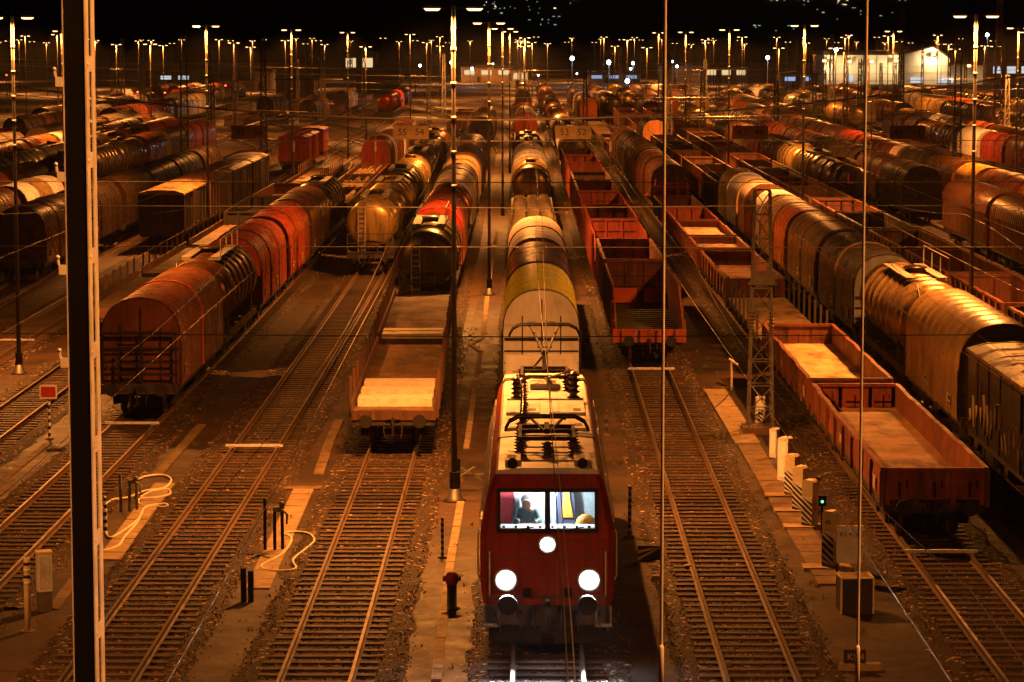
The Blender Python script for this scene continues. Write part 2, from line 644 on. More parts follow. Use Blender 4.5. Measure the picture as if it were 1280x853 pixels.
def rail_mesh(x0, side, y0, y1, fine):
    mb = MB()
    yy = ysamples(y0, y1)
    prof = RAILP if fine else [(-0.07, -0.17), (0.07, -0.17), (0.036, -0.002), (-0.036, -0.002)]
    n = len(prof)
    vs = [(TX(x0, y) + side * 0.7535 + px, y, pz) for y in yy for px, pz in prof]
    for i in range(len(yy) - 1):
        fs = [(i * n + j, i * n + (j + 1) % n, (i + 1) * n + (j + 1) % n, (i + 1) * n + j) for j in range(n)]
        for j, f in enumerate(fs):
            top = prof[j][1] > -0.01 and prof[(j + 1) % n][1] > -0.01
            mb.f.append(f)
            mb.mi.append(0 if top else 1)
            mb.sm.append(False)
    mb.v = vs
    return mb


NEAR = {-18.8: 70, -14.0: 60, -9.18: 48, -4.58: 48, 0.35: 48, 4.9: 48, 10.75: 55, 15.3: 60}
for x0 in TRK:
    y0 = max(46.0, abs(x0) * 4.6)
    y1 = 600 if x0 > -3 or x0 > 0 else (330 if x0 > -50 and x0 not in (-23.5, -33.0, -42.4) else 620)
    if x0 in (-4.58, -9.18):
        y1 = 520
    t = tag(link('railway_track', None, None, (0, 0, 0)), kind='structure')
    b = MB()
    strip_mesh(b, x0, 3.0, GZ + 0.075, y0, y1, thick=0.45, wob=0.12)
    b.obj('ballast_bed', 'ballast', t)
    for sd in (-1, 1):
        rail_mesh(x0, sd, y0, y1, x0 in NEAR).obj('rail', ['railtop', 'railside'], t)
    yl = y0
    if x0 in NEAR:
        for k in range(100):
            y = NEAR[x0] + 0.615 * k
            link('sleeper', SLEEP[rnd.randrange(3)], t, (TX(x0, y) + rnd.uniform(-.03, .03), y + rnd.uniform(-.02, .02), 0), rnd.uniform(-.008, .008))
        yl = NEAR[x0] + 61.5
    b = MB()
    y = yl
    while y < min(y1, 300):
        b.box(TX(x0, y) - 1.25, TX(x0, y) + 1.25, y - 0.12, y + 0.12, -0.27, -0.165)
        y += 0.63 if y < 180 else 1.26
    if y > yl:
        tag(b.obj('sleepers', 'sleeper', t), kind='stuff')

# the ladder of tracks behind the trains, crossing the empty middle ground
for k, (xa, ya, xb, yb) in enumerate([(-9, 300, -42, 520), (-13.5, 290, -47, 500), (-18.5, 285, -52, 480), (-5, 330, -36, 560), (-23.5, 300, -58, 470), (-5, 420, -26, 620), (-33, 330, -66, 470), (-2, 380, -30, 600), (-42, 330, -75, 450), (12, 420, -12, 640), (20, 430, 2, 640)]):
    t = tag(link('railway_track', None), kind='structure')
    for sd in (-1, 1):
        mb = MB()
        pts = []
        for i in range(15):
            u = i / 14
            s_ = u * u * (3 - 2 * u)
            pts.append((xa + (xb - xa) * s_ + sd * 0.75, ya + (yb - ya) * u, -0.08))
        for p, q in zip(pts[:-1], pts[1:]):
            mb.bar(p, q, 0.09, 0.16, 0)
        mb.obj('rail', 'railtop', t)
    b = MB()
    for i in range(14):
        u, u2 = i / 14, (i + 1) / 14
        s1, s2 = u * u * (3 - 2 * u), u2 * u2 * (3 - 2 * u2)
        b.quad((xa + (xb - xa) * s1 - 1.4, ya + (yb - ya) * u, GZ + .03 + k * .004), (xa + (xb - xa) * s1 + 1.4, ya + (yb - ya) * u, GZ + .03 + k * .004),
               (xa + (xb - xa) * s2 + 1.4, ya + (yb - ya) * u2, GZ + .03 + k * .004), (xa + (xb - xa) * s2 - 1.4, ya + (yb - ya) * u2, GZ + .03 + k * .004))
    b.obj('ballast_bed', 'ballast', t)

# asphalt paths between the tracks
for x0, w, ya, yb in ((-2.05, 1.5, 48, 320), (-6.8, 1.55, 48, 300), (-11.6, 1.6, 58, 300), (2.62, 1.2, 48, 320), (7.8, 2.5, 48, 320), (-16.4, 1.5, 70, 290), (13.0, 1.1, 62, 280), (-21.1, 1.4, 100, 290)):
    b = MB()
    strip_mesh(b, x0, w, GZ + 0.012, ya, yb, wob=0.18)
    tag(b.obj('path', 'path'), kind='structure')


def ribbon(name, pts, w, mat, z=0.03, kind='structure', slabs=0.0, h=0.06):
    """flat strip of concrete along ground points; slabs > 0 cuts it into lids with joints"""
    mb = MB()
    P = [Vector((p[0], p[1], GZ)) for p in pts]
    for p, q in zip(P[:-1], P[1:]):
        L = (q - p).length
        n = max(1, int(L / slabs)) if slabs else 1
        d = (q - p) / n
        for i in range(n):
            a, c = p + d * i, p + d * (i + 1)
            g = d.normalized() * 0.02
            zz = GZ + z + rnd.uniform(-0.006, 0.006)
            mb.bar((a.x + g.x, a.y + g.y, zz), (c.x - g.x, c.y - g.y, zz), w, h)
    return tag(mb.obj(name, mat), kind=kind)


def GP(l):
    return [G(x, y, GZ) for x, y in l]


ribbon('cable_duct', GP([(545, 853), (563, 705), (576, 629)]), 0.22, 'concrete', slabs=1.0)
ribbon('cable_duct', GP([(583, 562), (592, 496), (601, 442)]), 0.20, 'concrete', slabs=1.0)
ribbon('cable_duct', GP([(601, 441), (588, 432), (604, 423)]), 0.22, 'concrete', slabs=1.0)
ribbon('cable_duct', GP([(604, 422), (609, 372)]), 0.22, 'concrete', slabs=1.0)
ribbon('cable_duct', GP([(611, 358), (617, 316), (621, 290)]), 0.22, 'concrete', slabs=1.2)
ribbon('cable_duct', GP([(60, 556), (8, 598), (8, 612), (-30, 640)]), 0.25, 'concretedark', slabs=1.0)
ribbon('cable_duct', GP([(252, 532), (196, 596)]), 0.32, 'concretedark', slabs=1.1)
ribbon('cable_duct', GP([(94, 726), (66, 764)]), 0.3, 'concretedark', slabs=1.0)
ribbon('cable_duct', GP([(398, 595), (412, 553), (424, 526)]), 0.32, 'concretedark', slabs=1.1)
ribbon('paved_slabs', GP([(206, 606), (171, 652), (136, 702)]), 0.62, 'concrete', slabs=1.0)
ribbon('paved_slabs', GP([(380, 612), (358, 660), (337, 705), (322, 738)]), 0.62, 'concrete', slabs=1.0)
ribbon('paved_slabs', GP([(893, 488), (935, 556)]), 0.85, 'concrete', slabs=1.0)
ribbon('paved_slabs', GP([(936, 558), (985, 640), (1042, 733)]), 0.75, 'concretedark', slabs=1.0)
for i, (x, y) in enumerate([(988, 622), (1000, 641), (1013, 661), (1039, 712), (950, 535)]):
    p = G(x, y, GZ)
    tag(MB().box(p.x - 0.75, p.x + 0.5, p.y - 0.32, p.y + 0.32, GZ - 0.02, GZ + 0.10).obj('foundation_slab', 'concrete'), kind='structure')
ribbon('crossing_boards', GP([(352, 612), (402, 612)]), 0.5, 'concretedark', slabs=1.0)

# loose stones and leaf litter on the ballast near the bridge
stone = MB()
sv, sf, sm_ = [], [], []
for k in range(95000):
    y = 49 + 80 * rnd.random() ** 1.5
    x0 = rnd.choice([-18.8, -14.0, -9.18, -9.18, -4.58, -4.58, 0.35, 4.9, 4.9, 10.75, 10.75])
    dx = rnd.uniform(-1.75, 1.75) if rnd.random() < 0.86 else rnd.choice([-1, 1]) * (1.5 + abs(rnd.gauss(0, 0.42)))
    if 0.68 < abs(dx) < 0.84:
        continue
    if abs(dx) > 1.74 + rnd.random() * 0.3:
        continue
    x = x0 + dx
    r = rnd.uniform(0.02, 0.05) * (1 if abs(dx) < 1.3 else 0.7)
    z = GZ + 0.068 if abs(dx) < 1.45 else GZ + 0.068 - (abs(dx) - 1.45) * 0.12
    z = max(z, GZ + 0.008)
    h = r * rnd.uniform(0.8, 1.7)
    a = rnd.random() * 6
    bb_ = len(sv)
    for t in (0, 1.57, 3.14, 4.71):
        q = r * rnd.uniform(.7, 1.3)
        sv.append((x + q * math.cos(a + t), y + q * math.sin(a + t), z))
    sv.append((x + r * 0.2, y, z + h))
    m_ = rnd.random()
    m_ = 0 if m_ < (0.28 if abs(dx) < 1.4 else 0.08) else 1 if m_ < 0.9 else 2
    for p in ((0, 1, 4), (1, 2, 4), (2, 3, 4), (3, 0, 4)):
        sf.append(tuple(bb_ + i_ for i_ in p))
        sm_.append(m_)
stone.v, stone.f, stone.mi, stone.sm = sv, sf, sm_, [False] * len(sf)
tag(stone.obj('loose_stones', ['stonedark', 'stonemid', 'stonepale']), kind='stuff')

wd = MB()
for k in range(450):
    y = 50 + 80 * rnd.random() ** 1.3
    x0 = rnd.choice([-16.0, -11.6, -10.9, -6.8, -6.2, -3.0, -2.0, 2.6, 3.1, 6.6, 7.2, 9.0, 9.3, 12.6])
    x = x0 + rnd.gauss(0, 0.35)
    for q in range(rnd.randint(4, 9)):
        aa = rnd.random() * 6.28
        h = rnd.uniform(0.05, 0.2)
        l = rnd.uniform(0.03, 0.12)
        px, py = x + rnd.gauss(0, .05), y + rnd.gauss(0, .05)
        wd.add([(px - 0.008, py, GZ), (px + 0.008, py, GZ), (px + l * math.cos(aa), py + l * math.sin(aa), GZ + h)], [(0, 1, 2)], rnd.randint(0, 1))
tag(wd.obj('weeds', ['weed', 'weeddry']), kind='stuff')

# ------------------------------------------------------------------ wagons
CLR = dict(white=(0.82, 0.80, 0.80, 0.22), pink=(0.80, 0.60, 0.55, 0.3), yellow=(0.70, 0.66, 0.02, 0.25), brown=(0.11, 0.042, 0.013), dark=(0.030, 0.017, 0.009),
           red=(0.24, 0.026, 0.010), brightred=(0.44, 0.04, 0.018), rust=(0.17, 0.040, 0.013), orange=(0.40, 0.11, 0.028), olive=(0.095, 0.070, 0.022),
           grey=(0.22, 0.185, 0.15), bluegrey=(0.13, 0.14, 0.155), silver=(0.44, 0.40, 0.36), brass=(0.38, 0.25, 0.09), beige=(0.40, 0.27, 0.13), black=(0.012, 0.009, 0.006))
WORDS = dict(white='white', pink='pale pinkish', yellow='yellow', brown='brown', dark='dark brown', red='dark red', brightred='bright red', rust='rust red',
             orange='orange', olive='olive', grey='grey', bluegrey='bluish grey', silver='silver', brass='brass coloured', beige='beige', black='black')


def hoodprof(w, zb, zs, zt, n=10):
    p = [(w, zb), (w, zs)]
    for i in range(1, n):
        a = PI * i / n
        p.append((w * math.copysign(abs(math.cos(a)) ** 0.85, math.cos(a)), zs + (zt - zs) * math.sin(a) ** 0.9))
    return p + [(-w, zs), (-w, zb)]


class Proto:
    def __init__(s):
        s.parts = []        # name, mesh, role, parent index, loc, rz

    def add(s, name, mesh, role='frame', parent=None, loc=(0, 0, 0), rz=0.0):
        s.parts.append((name, mesh, role, parent, loc, rz))
        return len(s.parts) - 1


_MC = {}


def cached(key, fn):
    if key not in _MC:
        _MC[key] = fn()
    return _MC[key]


def buffer_mesh():
    mb = MB()
    mb.lathe([(0.0, 0.11), (-0.28, 0.11), (-0.28, 0.075), (-0.52, 0.075), (-0.52, 0.23), (-0.57, 0.22)], 'y', n=12)
    return mb.mesh('buffer', 'dark')


def coupling_mesh():
    mb = MB()
    mb.box(-0.05, 0.05, -0.4, 0.05, 0.98, 1.12)
    mb.tube([(0, -0.38, 1.0), (0, -0.46, 0.8), (0, -0.4, 0.55)], 0.035, 5)
    mb.tube([(0.3, 0.0, 0.95), (0.3, -0.2, 0.7), (0.25, -0.25, 0.45)], 0.025, 5)
    mb.tube([(-0.3, 0.0, 0.95), (-0.3, -0.2, 0.7), (-0.25, -0.25, 0.45)], 0.025, 5)
    return mb.mesh('coupling', 'dark')


def bogie_mesh():
    mb = MB()
    for sx in (-1, 1):
        mb.prism([(-0.06, 0.36), (0.06, 0.36), (0.06, 0.62), (-0.06, 0.62)], -1.25, 1.25)
        for i in range(len(mb.v) - 16, len(mb.v)):
            pass
        n = 16
        mb.v[-n:] = [(x + sx * 1.0, y, z) for x, y, z in mb.v[-n:]]
        for yy in (-0.9, 0.9):
            mb.box(sx * 1.0 - 0.12, sx * 1.0 + 0.12, yy - 0.17, yy + 0.17, 0.32, 0.66)
    mb.box(-1.05, 1.05, -0.2, 0.2, 0.5, 0.8)
    return mb.mesh('bogie', 'dark')


def wheel_mesh():
    mb = MB()
    for sx in (-1, 1):
        mb.lathe([(sx * 0.68, 0.05), (sx * 0.68, 0.47), (sx * 0.71, 0.46), (sx * 0.71, 0.455), (sx * 0.81, 0.44), (sx * 0.81, 0.05)], 'x', c=(0, 0, 0.44), n=16)
    mb.tube([(-1.05, 0, 0.44), (1.05, 0, 0.44)], 0.08, 8)
    return mb.mesh('wheelset', 'railside')


def running_gear(P, B, lod):
    """frame, bogies with wheelsets, buffers, coupling"""
    f = MB()
    f.box(-0.25, 0.25, -B / 2, B / 2, 0.92, 1.14)
    for sx in (-1, 1):
        f.box(sx * 1.28 - 0.06, sx * 1.28 + 0.06, -B / 2, B / 2, 0.88, 1.16)
    for yy in (-B / 2 + 0.1, B / 2 - 0.1):
        f.box(-1.36, 1.36, yy - 0.1, yy + 0.1, 0.84, 1.2)
    for k in range(int(B / 2.5)):
        yy = -B / 2 + 1.5 + k * 2.5
        f.box(-1.28, 1.28, yy - 0.06, yy + 0.06, 0.95, 1.12)
    if lod == 0:
        f.box(-0.9, 0.9, -0.5, 0.5, 0.62, 0.92)
        f.box(-0.32, 0.32, 1.0, 2.4, 0.5, 0.92)
    P.add('frame', cached(('frame', round(B, 2), lod), lambda: f.mesh('frame', 'frame')), 'frame')
    if lod > 1:
        return
    by = B / 2 - (2.4 if B > 13 else 1.9)
    for sy in (-1, 1):
        b = P.add('bogie', cached('bogie', bogie_mesh), 'dark', None, (0, sy * by, 0))
        for yy in (-0.9, 0.9):
            P.add('wheelset', cached('wheel', wheel_mesh), 'dark', b, (0, yy, 0))
    if lod == 0:
        for sy in (-1, 1):
            for sx in (-1, 1):
                P.add('buffer', cached('buffer', buffer_mesh), 'dark', None, (sx * 0.875, sy * B / 2, 1.05), 0 if sy < 0 else PI)
            P.add('coupling', cached('coupling', coupling_mesh), 'dark', None, (0, sy * B / 2, 0), 0 if sy < 0 else PI)


def end_railing(B, y):
    mb = MB()
    s = -1 if y < 0 else 1
    yy = y + s * 0.34
    for x in (-1.3, -0.75, 0.1, 1.3):
        mb.bar((x, yy, 1.15), (x, yy, 3.0 if abs(x) > 1 or x == 0.1 else 2.3), 0.07)
    for z in (1.5, 1.95, 2.45):
        mb.bar((-1.3, yy, z), (1.3, yy, z), 0.05)
    mb.bar((-1.35, yy, 3.0), (1.35, yy, 3.0), 0.1)
    for z in (1.3, 1.6, 1.9, 2.2, 2.5, 2.8):
        mb.bar((-0.55, yy + s * 0.03, z), (0.1, yy + s * 0.03, z), 0.035)
    mb.box(-1.35, 1.35, min(y, yy) + 0.03, max(y, yy) + 0.05, 1.1, 1.16)
    return mb


def p_hood(B, lod, nsec=3, rail=False, ribs=0, zs=2.75, zt=4.25, rw=0.07):
    P = Proto()
    running_gear(P, B, lod)
    n = 14 if lod == 0 else 10 if lod == 1 else 8
    w = 1.43
    hb = B - (0.75 if rail else 0.3)
    y0 = -B / 2 + (0.6 if rail else 0.15)
    for sy in (0, 1):
        e = MB()
        ya = y0 if sy == 0 else y0 + hb - 0.1
        e.prism(hoodprof(w - 0.035, 1.12, zs, zt - 0.035, n), ya, ya + 0.1)
        if lod == 0:
            yy = ya - 0.03 if sy == 0 else ya + 0.13
            for x in (-0.7, 0.02, 0.72):
                e.box(x - 0.022, x + 0.022, yy - 0.02, yy + 0.02, 1.15, 3.9 - abs(x) * 0.9, 1)
            for z in (1.5, 1.95, 2.36, 2.42):
                e.box(-1.36, 1.36, yy - 0.035, yy + 0.035, z, z + 0.035, 1)
            for x in (-0.36, 0.36):
                e.box(x - 0.16, x + 0.16, yy - 0.03, yy + 0.03, 3.02, 3.05, 1)
        P.add('end_wall', e.mesh('end_wall', ['hood', 'dark']), 'end')
    for k in range(nsec):
        a = y0 + 0.06 + (hb - 0.12) * k / nsec
        b = y0 + 0.06 + (hb - 0.12) * (k + 1) / nsec
        h = MB()
        g = 0.03 if (k % 2 == 1) else 0.0
        if ribs:
            m = ribs
            for r in range(m):
                ra, rb = a + (b - a) * r / m, a + (b - a) * (r + 1) / m
                ins = (rb - ra) * 0.3
                prof0 = hoodprof(w, 1.08, zs, zt, n)
                prof1 = hoodprof(w + 0.045, 1.08, zs, zt + 0.06, n)
                nn = len(prof0)
                vs = []
                for yy, pr in ((ra, prof0), (ra + ins, prof0), (ra + ins * 1.4, prof1), (rb - ins * 0.4, prof1), (rb, prof0)):
                    vs += [(x, yy, z) for x, z in pr]
                fs = [(q * nn + i, q * nn + i + 1, (q + 1) * nn + i + 1, (q + 1) * nn + i) for q in range(4) for i in range(nn - 1)]
                h.add(vs, fs, 0, True)
        else:
            pr = hoodprof(w + g, 1.08, zs, zt + g, n)
            nn = len(pr)
            ny = max(2, int((b - a) / 1.1)) if lod == 0 else 1
            vs = []
            for q in range(ny + 1):
                yy = a + (b - a) * q / ny
                dz = rnd.uniform(-0.012, 0.012) if 0 < q < ny else 0
                vs += [(x * (1 + dz), yy, z + dz) for x, z in pr]
            h.add(vs, [(q * nn + i, q * nn + i + 1, (q + 1) * nn + i + 1, (q + 1) * nn + i) for q in range(ny) for i in range(nn - 1)], 0, True)
        s_ = P.add('hood_section', h.mesh('hood_section', 'hoodsheet' if ribs else 'hood'), 'sec%d' % k)
        if k > 0 or nsec == 1:
            r = MB()
            r.prism(hoodprof(w + 0.05, 1.08, zs, zt + 0.05, n), (a - rw) if k else a, (a + rw) if k else a + 0.14, smooth=False, caps=k > 0)
            P.add('hood_rib', r.mesh('hood_rib', 'hood'), 'rib', s_)
        if lod == 0:
            d = MB()
            for sx in (-1, 1):
                d.bar((sx * (w + g + 0.02), a + 0.15, 1.15), (sx * (w + g + 0.02), a + 0.15, 2.7), 0.05)
            d.bar((-(w + g + .02), a + .15, 1.15), ((w + g + .02), a + .15, 1.15), 0.04)
            P.add('locking_bar', d.mesh('locking_bar', 'frame'), 'frame', s_)
    if lod == 0:
        for sx in (-1, 1):
            for yy in (-B / 2 + 1.6, 0.6):
                dp = MB()
                dp.box(min(sx * 1.475, sx * 1.49), max(sx * 1.475, sx * 1.49), yy, yy + 0.75, 1.35, 1.75)
                dp.box(min(sx * 1.49, sx * 1.494), max(sx * 1.49, sx * 1.494), yy + 0.06, yy + 0.69, 1.40, 1.46, 1)
                dp.box(min(sx * 1.49, sx * 1.494), max(sx * 1.49, sx * 1.494), yy + 0.06, yy + 0.5, 1.55, 1.68, 1)
                P.add('data_panel', dp.mesh('data_panel', ['signplate', 'black']), 'frame')
    if rail and lod < 2:
        P.add('end_railing', end_railing(B, y0).mesh('end_railing', 'dark'), 'dark')
    return P


def p_tank(B, lod, bands=5, walk=True, big=1.45, cz=2.72, clad=False):
    P = Proto()
    running_gear(P, B, lod)
    n = 26 if lod == 0 else 18 if lod == 1 else 12
    h = B / 2 - 0.35
    r = big
    rings, mats = [], []

    def ring(y, rr, m=0):
        rings.append((y, rr))
        mats.append(m)
    dome = 0.5
    for i in range(5):
        a = PI / 2 * i / 4
        ring(-h + dome * (1 - math.sin(a)), max(0.0001, r * math.sin(PI / 2 * (i / 4)) ** 0.55 if i else 0.0001)) if False else None
    prof = [(0.0, 0.0001), (0.05, 0.45), (0.14, 0.75), (0.30, 0.94), (0.5, 1.0)]
    for t, k in prof:
        ring(-h + t, max(r * k, 0.0001))
    seg = (2 * h - 1.0) / (bands + 1)
    for b in range(bands):
        y = -h + 0.5 + seg * (b + 1)
        ring(y - 0.09, r, 1)
        ring(y - 0.085, r + 0.045, 1)
        ring(y + 0.085, r + 0.045, 1)
        ring(y + 0.09, r)
    for t, k in reversed(prof):
        ring(h - t, max(r * k, 0.0001))
    mats[4 + 4 * bands] = 0
    t = MB()
    t.lathe(rings, 'y', c=(0, 0, cz), n=n, mats=mats[:-1])
    ti = P.add('tank_shell', t.mesh('tank_shell', ['tank', 'tank']), 'body')
    for sy in (-1, 1):
        sd = MB()
        yy = sy * (h - 1.6)
        sd.prism([(-1.3, 1.1), (1.3, 1.1), (1.3, 2.0), (0.8, 1.5), (-0.8, 1.5), (-1.3, 2.0)], yy - 0.15, yy + 0.15)
        P.add('saddle', sd.mesh('saddle', 'frame'), 'frame')
    if lod < 2:
        d = MB()
        d.lathe([(cz + r - 0.1, 0.42), (cz + r + 0.16, 0.42), (cz + r + 0.17, 0.48), (cz + r + 0.22, 0.48), (cz + r + 0.27, 0.3)], 'z', n=14)
        P.add('manhole', d.mesh('manhole', 'tank'), 'end', ti)
    if walk and lod < 2:
        wk = MB()
        z = cz + r + 0.05
        L = min(h - 1, 3.4)
        for sx in (-1, 1):
            wk.box(sx * 0.62 - 0.2, sx * 0.62 + 0.2, -L, L, z - 0.03, z + 0.02)
        for k in range(5):
            y = -L + 2 * L * k / 4
            wk.bar((-0.8, y, z - 0.1), (0.8, y, z - 0.1), 0.06)
        P.add('walkway', wk.mesh('walkway', 'galv'), 'frame')
        if lod == 0:
            rl = MB()
            for k in range(4):
                y = -L + 2 * L * k / 3
                rl.bar((0.84, y, z - 0.1), (0.84, y, z + 0.75), 0.035)
            rl.bar((0.84, -L, z + 0.75), (0.84, L, z + 0.75), 0.035)
            P.add('handrail', rl.mesh('handrail', 'galv'), 'frame')
            la = MB()
            for sx in (-0.2, 0.2):
                la.tube([(sx - 0.5, -h - 0.12, 1.15), (sx - 0.5, -h - 0.05, 3.6), (sx - 0.5, -h + 0.6, cz + r + 0.02)], 0.022, 5)
            for k in range(9):
                la.bar((-0.7, -h - 0.11, 1.3 + 0.28 * k), (-0.3, -h - 0.11, 1.3 + 0.28 * k), 0.03)
            P.add('ladder', la.mesh('ladder', 'galv'), 'frame')
    if lod == 0:
        ep = MB()
        for x in (-1.3, -0.45, 0.45, 1.3):
            ep.bar((x, -B / 2 + 0.02, 1.15), (x, -B / 2 + 0.02, 2.25), 0.05)
        for z in (1.7, 2.25):
            ep.bar((-1.3, -B / 2 + 0.02, z), (1.3, -B / 2 + 0.02, z), 0.045)
        ep.box(-1.35, 1.35, -B / 2 - 0.05, -B / 2 + 0.5, 1.15, 1.2)
        P.add('end_railing', ep.mesh('end_railing', 'frame'), 'frame')
    return P


def sidewall(B, x, z0, z1, posts, lod, th=0.05):
    s = 1 if x > 0 else -1
    mb = MB()
    seg = posts * 2 if lod == 0 else 1
    vs, fs = [], []
    for k in range(seg + 1):
        y = -B / 2 + B * k / seg
        d0, d1 = (rnd.uniform(-0.025, 0.025), rnd.uniform(-0.035, 0.035)) if 0 < k < seg else (0, 0)
        dz = rnd.uniform(-0.03, 0.012) if 0 < k < seg else 0
        vs += [(x, y, z0), (x + d0, y, (z0 + z1) / 2), (x + d1, y, z1 + dz), (x + d1 + s * 0.07, y, z1 + dz), (x + d1 + s * 0.07, y, z1 + 0.1 + dz), (x + d1 - s * 0.07, y, z1 + 0.1 + dz), (x + d1 - s * 0.07, y, z1 + dz), (x + d1 - s * th, y, z1 + dz), (x + d0 - s * th, y, (z0 + z1) / 2), (x - s * th, y, z0)]
    for k in range(seg):
        for i in range(10):
            fs.append((k * 10 + i, k * 10 + (i + 1) % 10, k * 10 + 10 + (i + 1) % 10, k * 10 + 10 + i))
    fs += [tuple(range(10)), tuple(seg * 10 + i for i in range(10))]
    mb.add(vs, fs)
    if lod < 2:
        for k in range(posts + 1):
            y = -B / 2 + B * k / posts
            mb.box(min(x, x + s * 0.09), max(x, x + s * 0.09), max(-B / 2, y - 0.07), min(B / 2, y + 0.07), z0 - 0.12, z1)
    if lod == 0:
        xs_ = sorted((x + s * 0.035, x + s * 0.05))
        mb.box(xs_[0], xs_[1], -B / 2 + 1.2, -B / 2 + 1.75, z0 + 0.15, z0 + 0.5, 1)
        mb.box(xs_[0], xs_[1], 0.25, 0.9, z0 + 0.2, z0 + 0.45, 1)
    return mb.mesh('side_wall', ['rustwall', 'signplate'])


def endwall(B, sy, z0, z1, w, lod):
    mb = MB()
    y = sy * B / 2
    a, b = (y, y + 0.06) if sy < 0 else (y - 0.06, y)
    mb.box(-w + 0.055, w - 0.055, a, b, z0, z1)
    mb.box(-w + 0.08, w - 0.08, a - 0.05, b + 0.05, z1 - 0.01, z1 + 0.10)
    if lod < 2:
        o = -0.05 if sy < 0 else 0.05
        for x in (-w + 0.12, -w * 0.36, w * 0.36, w - 0.12):
            mb.box(x - 0.06, x + 0.06, min(a, a + o), max(b, b + o), z0 - 0.05, z1 - 0.02)
        if z1 - z0 > 1.2:
            mb.box(-w + 0.06, w - 0.06, min(a, a + o * 0.6), max(b, b + o * 0.6), z0 + 0.75, z0 + 0.85)
        elif lod == 0:
            for x in (-w * 0.68, 0, w * 0.68):
                mb.box(x - 0.3, x + 0.3, min(a, a + o * 0.7), max(b, b + o * 0.7), z0 + 0.3, z0 + 0.36)
                mb.box(x - 0.26, x + 0.26, min(a, a + o * 1.3), max(a, a + o * 1.3), z0 + 0.10, z0 + 0.17)
                mb.box(x - 0.025, x + 0.025, min(a, a + o * 1.8), max(a, a + o * 1.8), z0 + 0.17, z0 + 0.56, 1)
                mb.box(x + 0.18, x + 0.21, min(a, a + o * 1.6), max(a, a + o * 1.6), z0 + 0.42, z0 + 0.62, 1)
    return mb.mesh('end_wall', ['rustwall', 'dark'])


def p_gond(B, lod, z1=1.95, load=None, posts=8):
    P = Proto()
    running_gear(P, B, lod)
    w = 1.38
    fl = MB().box(-w + 0.06, w - 0.06, -B / 2 + 0.07, B / 2 - 0.07, 1.16, 1.24)
    P.add('floor', fl.mesh('floor', 'floor'), 'floor')
    for sx in (-1, 1):
        P.add('side_wall', sidewall(B, sx * w, 1.1, z1, posts, lod), 'body')
    for sy in (-1, 1):
        P.add('end_wall', endwall(B, sy, 1.1, z1, w, lod), 'end')
    if load == 'gravel':
        mb = MB()
        nx_, ny_ = 9, 40
        vs = []
        for j in range(ny_ + 1):
            for i in range(nx_ + 1):
                x = (-1 + 2 * i / nx_) * (w - 0.07)
                y = -B / 2 + 0.12 + (B - 0.24) * j / ny_
                vs.append((x, y, z1 - 0.35 + rnd.uniform(-0.02, 0.03) + 0.05 * math.cos(x)))
        mb.add(vs, [(j * (nx_ + 1) + i, j * (nx_ + 1) + i + 1, (j + 1) * (nx_ + 1) + i + 1, (j + 1) * (nx_ + 1) + i) for j in range(ny_) for i in range(nx_)], 0, True)
        P.add('load', mb.mesh('load', 'floor'), 'load')
    if load == 'sacks':
        mb = MB()
        r0 = random.Random(5)
        y = -B / 2 + 0.6
        while y < B / 2 - 0.6:
            for x in (-0.85, 0.0, 0.85):
                rr = r0.uniform(0.42, 0.52)
                hh = r0.uniform(0.8, 1.1)
                mb.lathe([(1.24, rr * 0.85), (1.24 + hh * 0.3, rr), (1.24 + hh * 0.75, rr * 0.95), (1.24 + hh, rr * 0.55), (1.24 + hh * 1.02, 0.001)], 'z', c=(x + r0.uniform(-.06, .06), y, 0), n=10)
            y += r0.uniform(0.95, 1.1)
        P.add('sacks', mb.mesh('sacks', 'sack'), 'load')
    if load == 'pipes':
        mb = MB()
        r0 = random.Random(8)
        for k in range(7):
            x = -1.0 + 0.33 * k
            a = r0.uniform(-B / 2 + 0.3, -B / 2 + 1.5)
            mb.tube([(x, a, 1.5), (x, B / 2 - r0.uniform(0.3, 2), 1.5)], 0.16, 8)
        for k in range(5):
            x = -0.8 + 0.38 * k
            mb.tube([(x, r0.uniform(-B / 2 + 0.6, -1), 1.8), (x, r0.uniform(1, B / 2 - 0.6), 1.8)], 0.16, 8)
        P.add('pipes', mb.mesh('pipes', 'hood'), 'load')
    return P


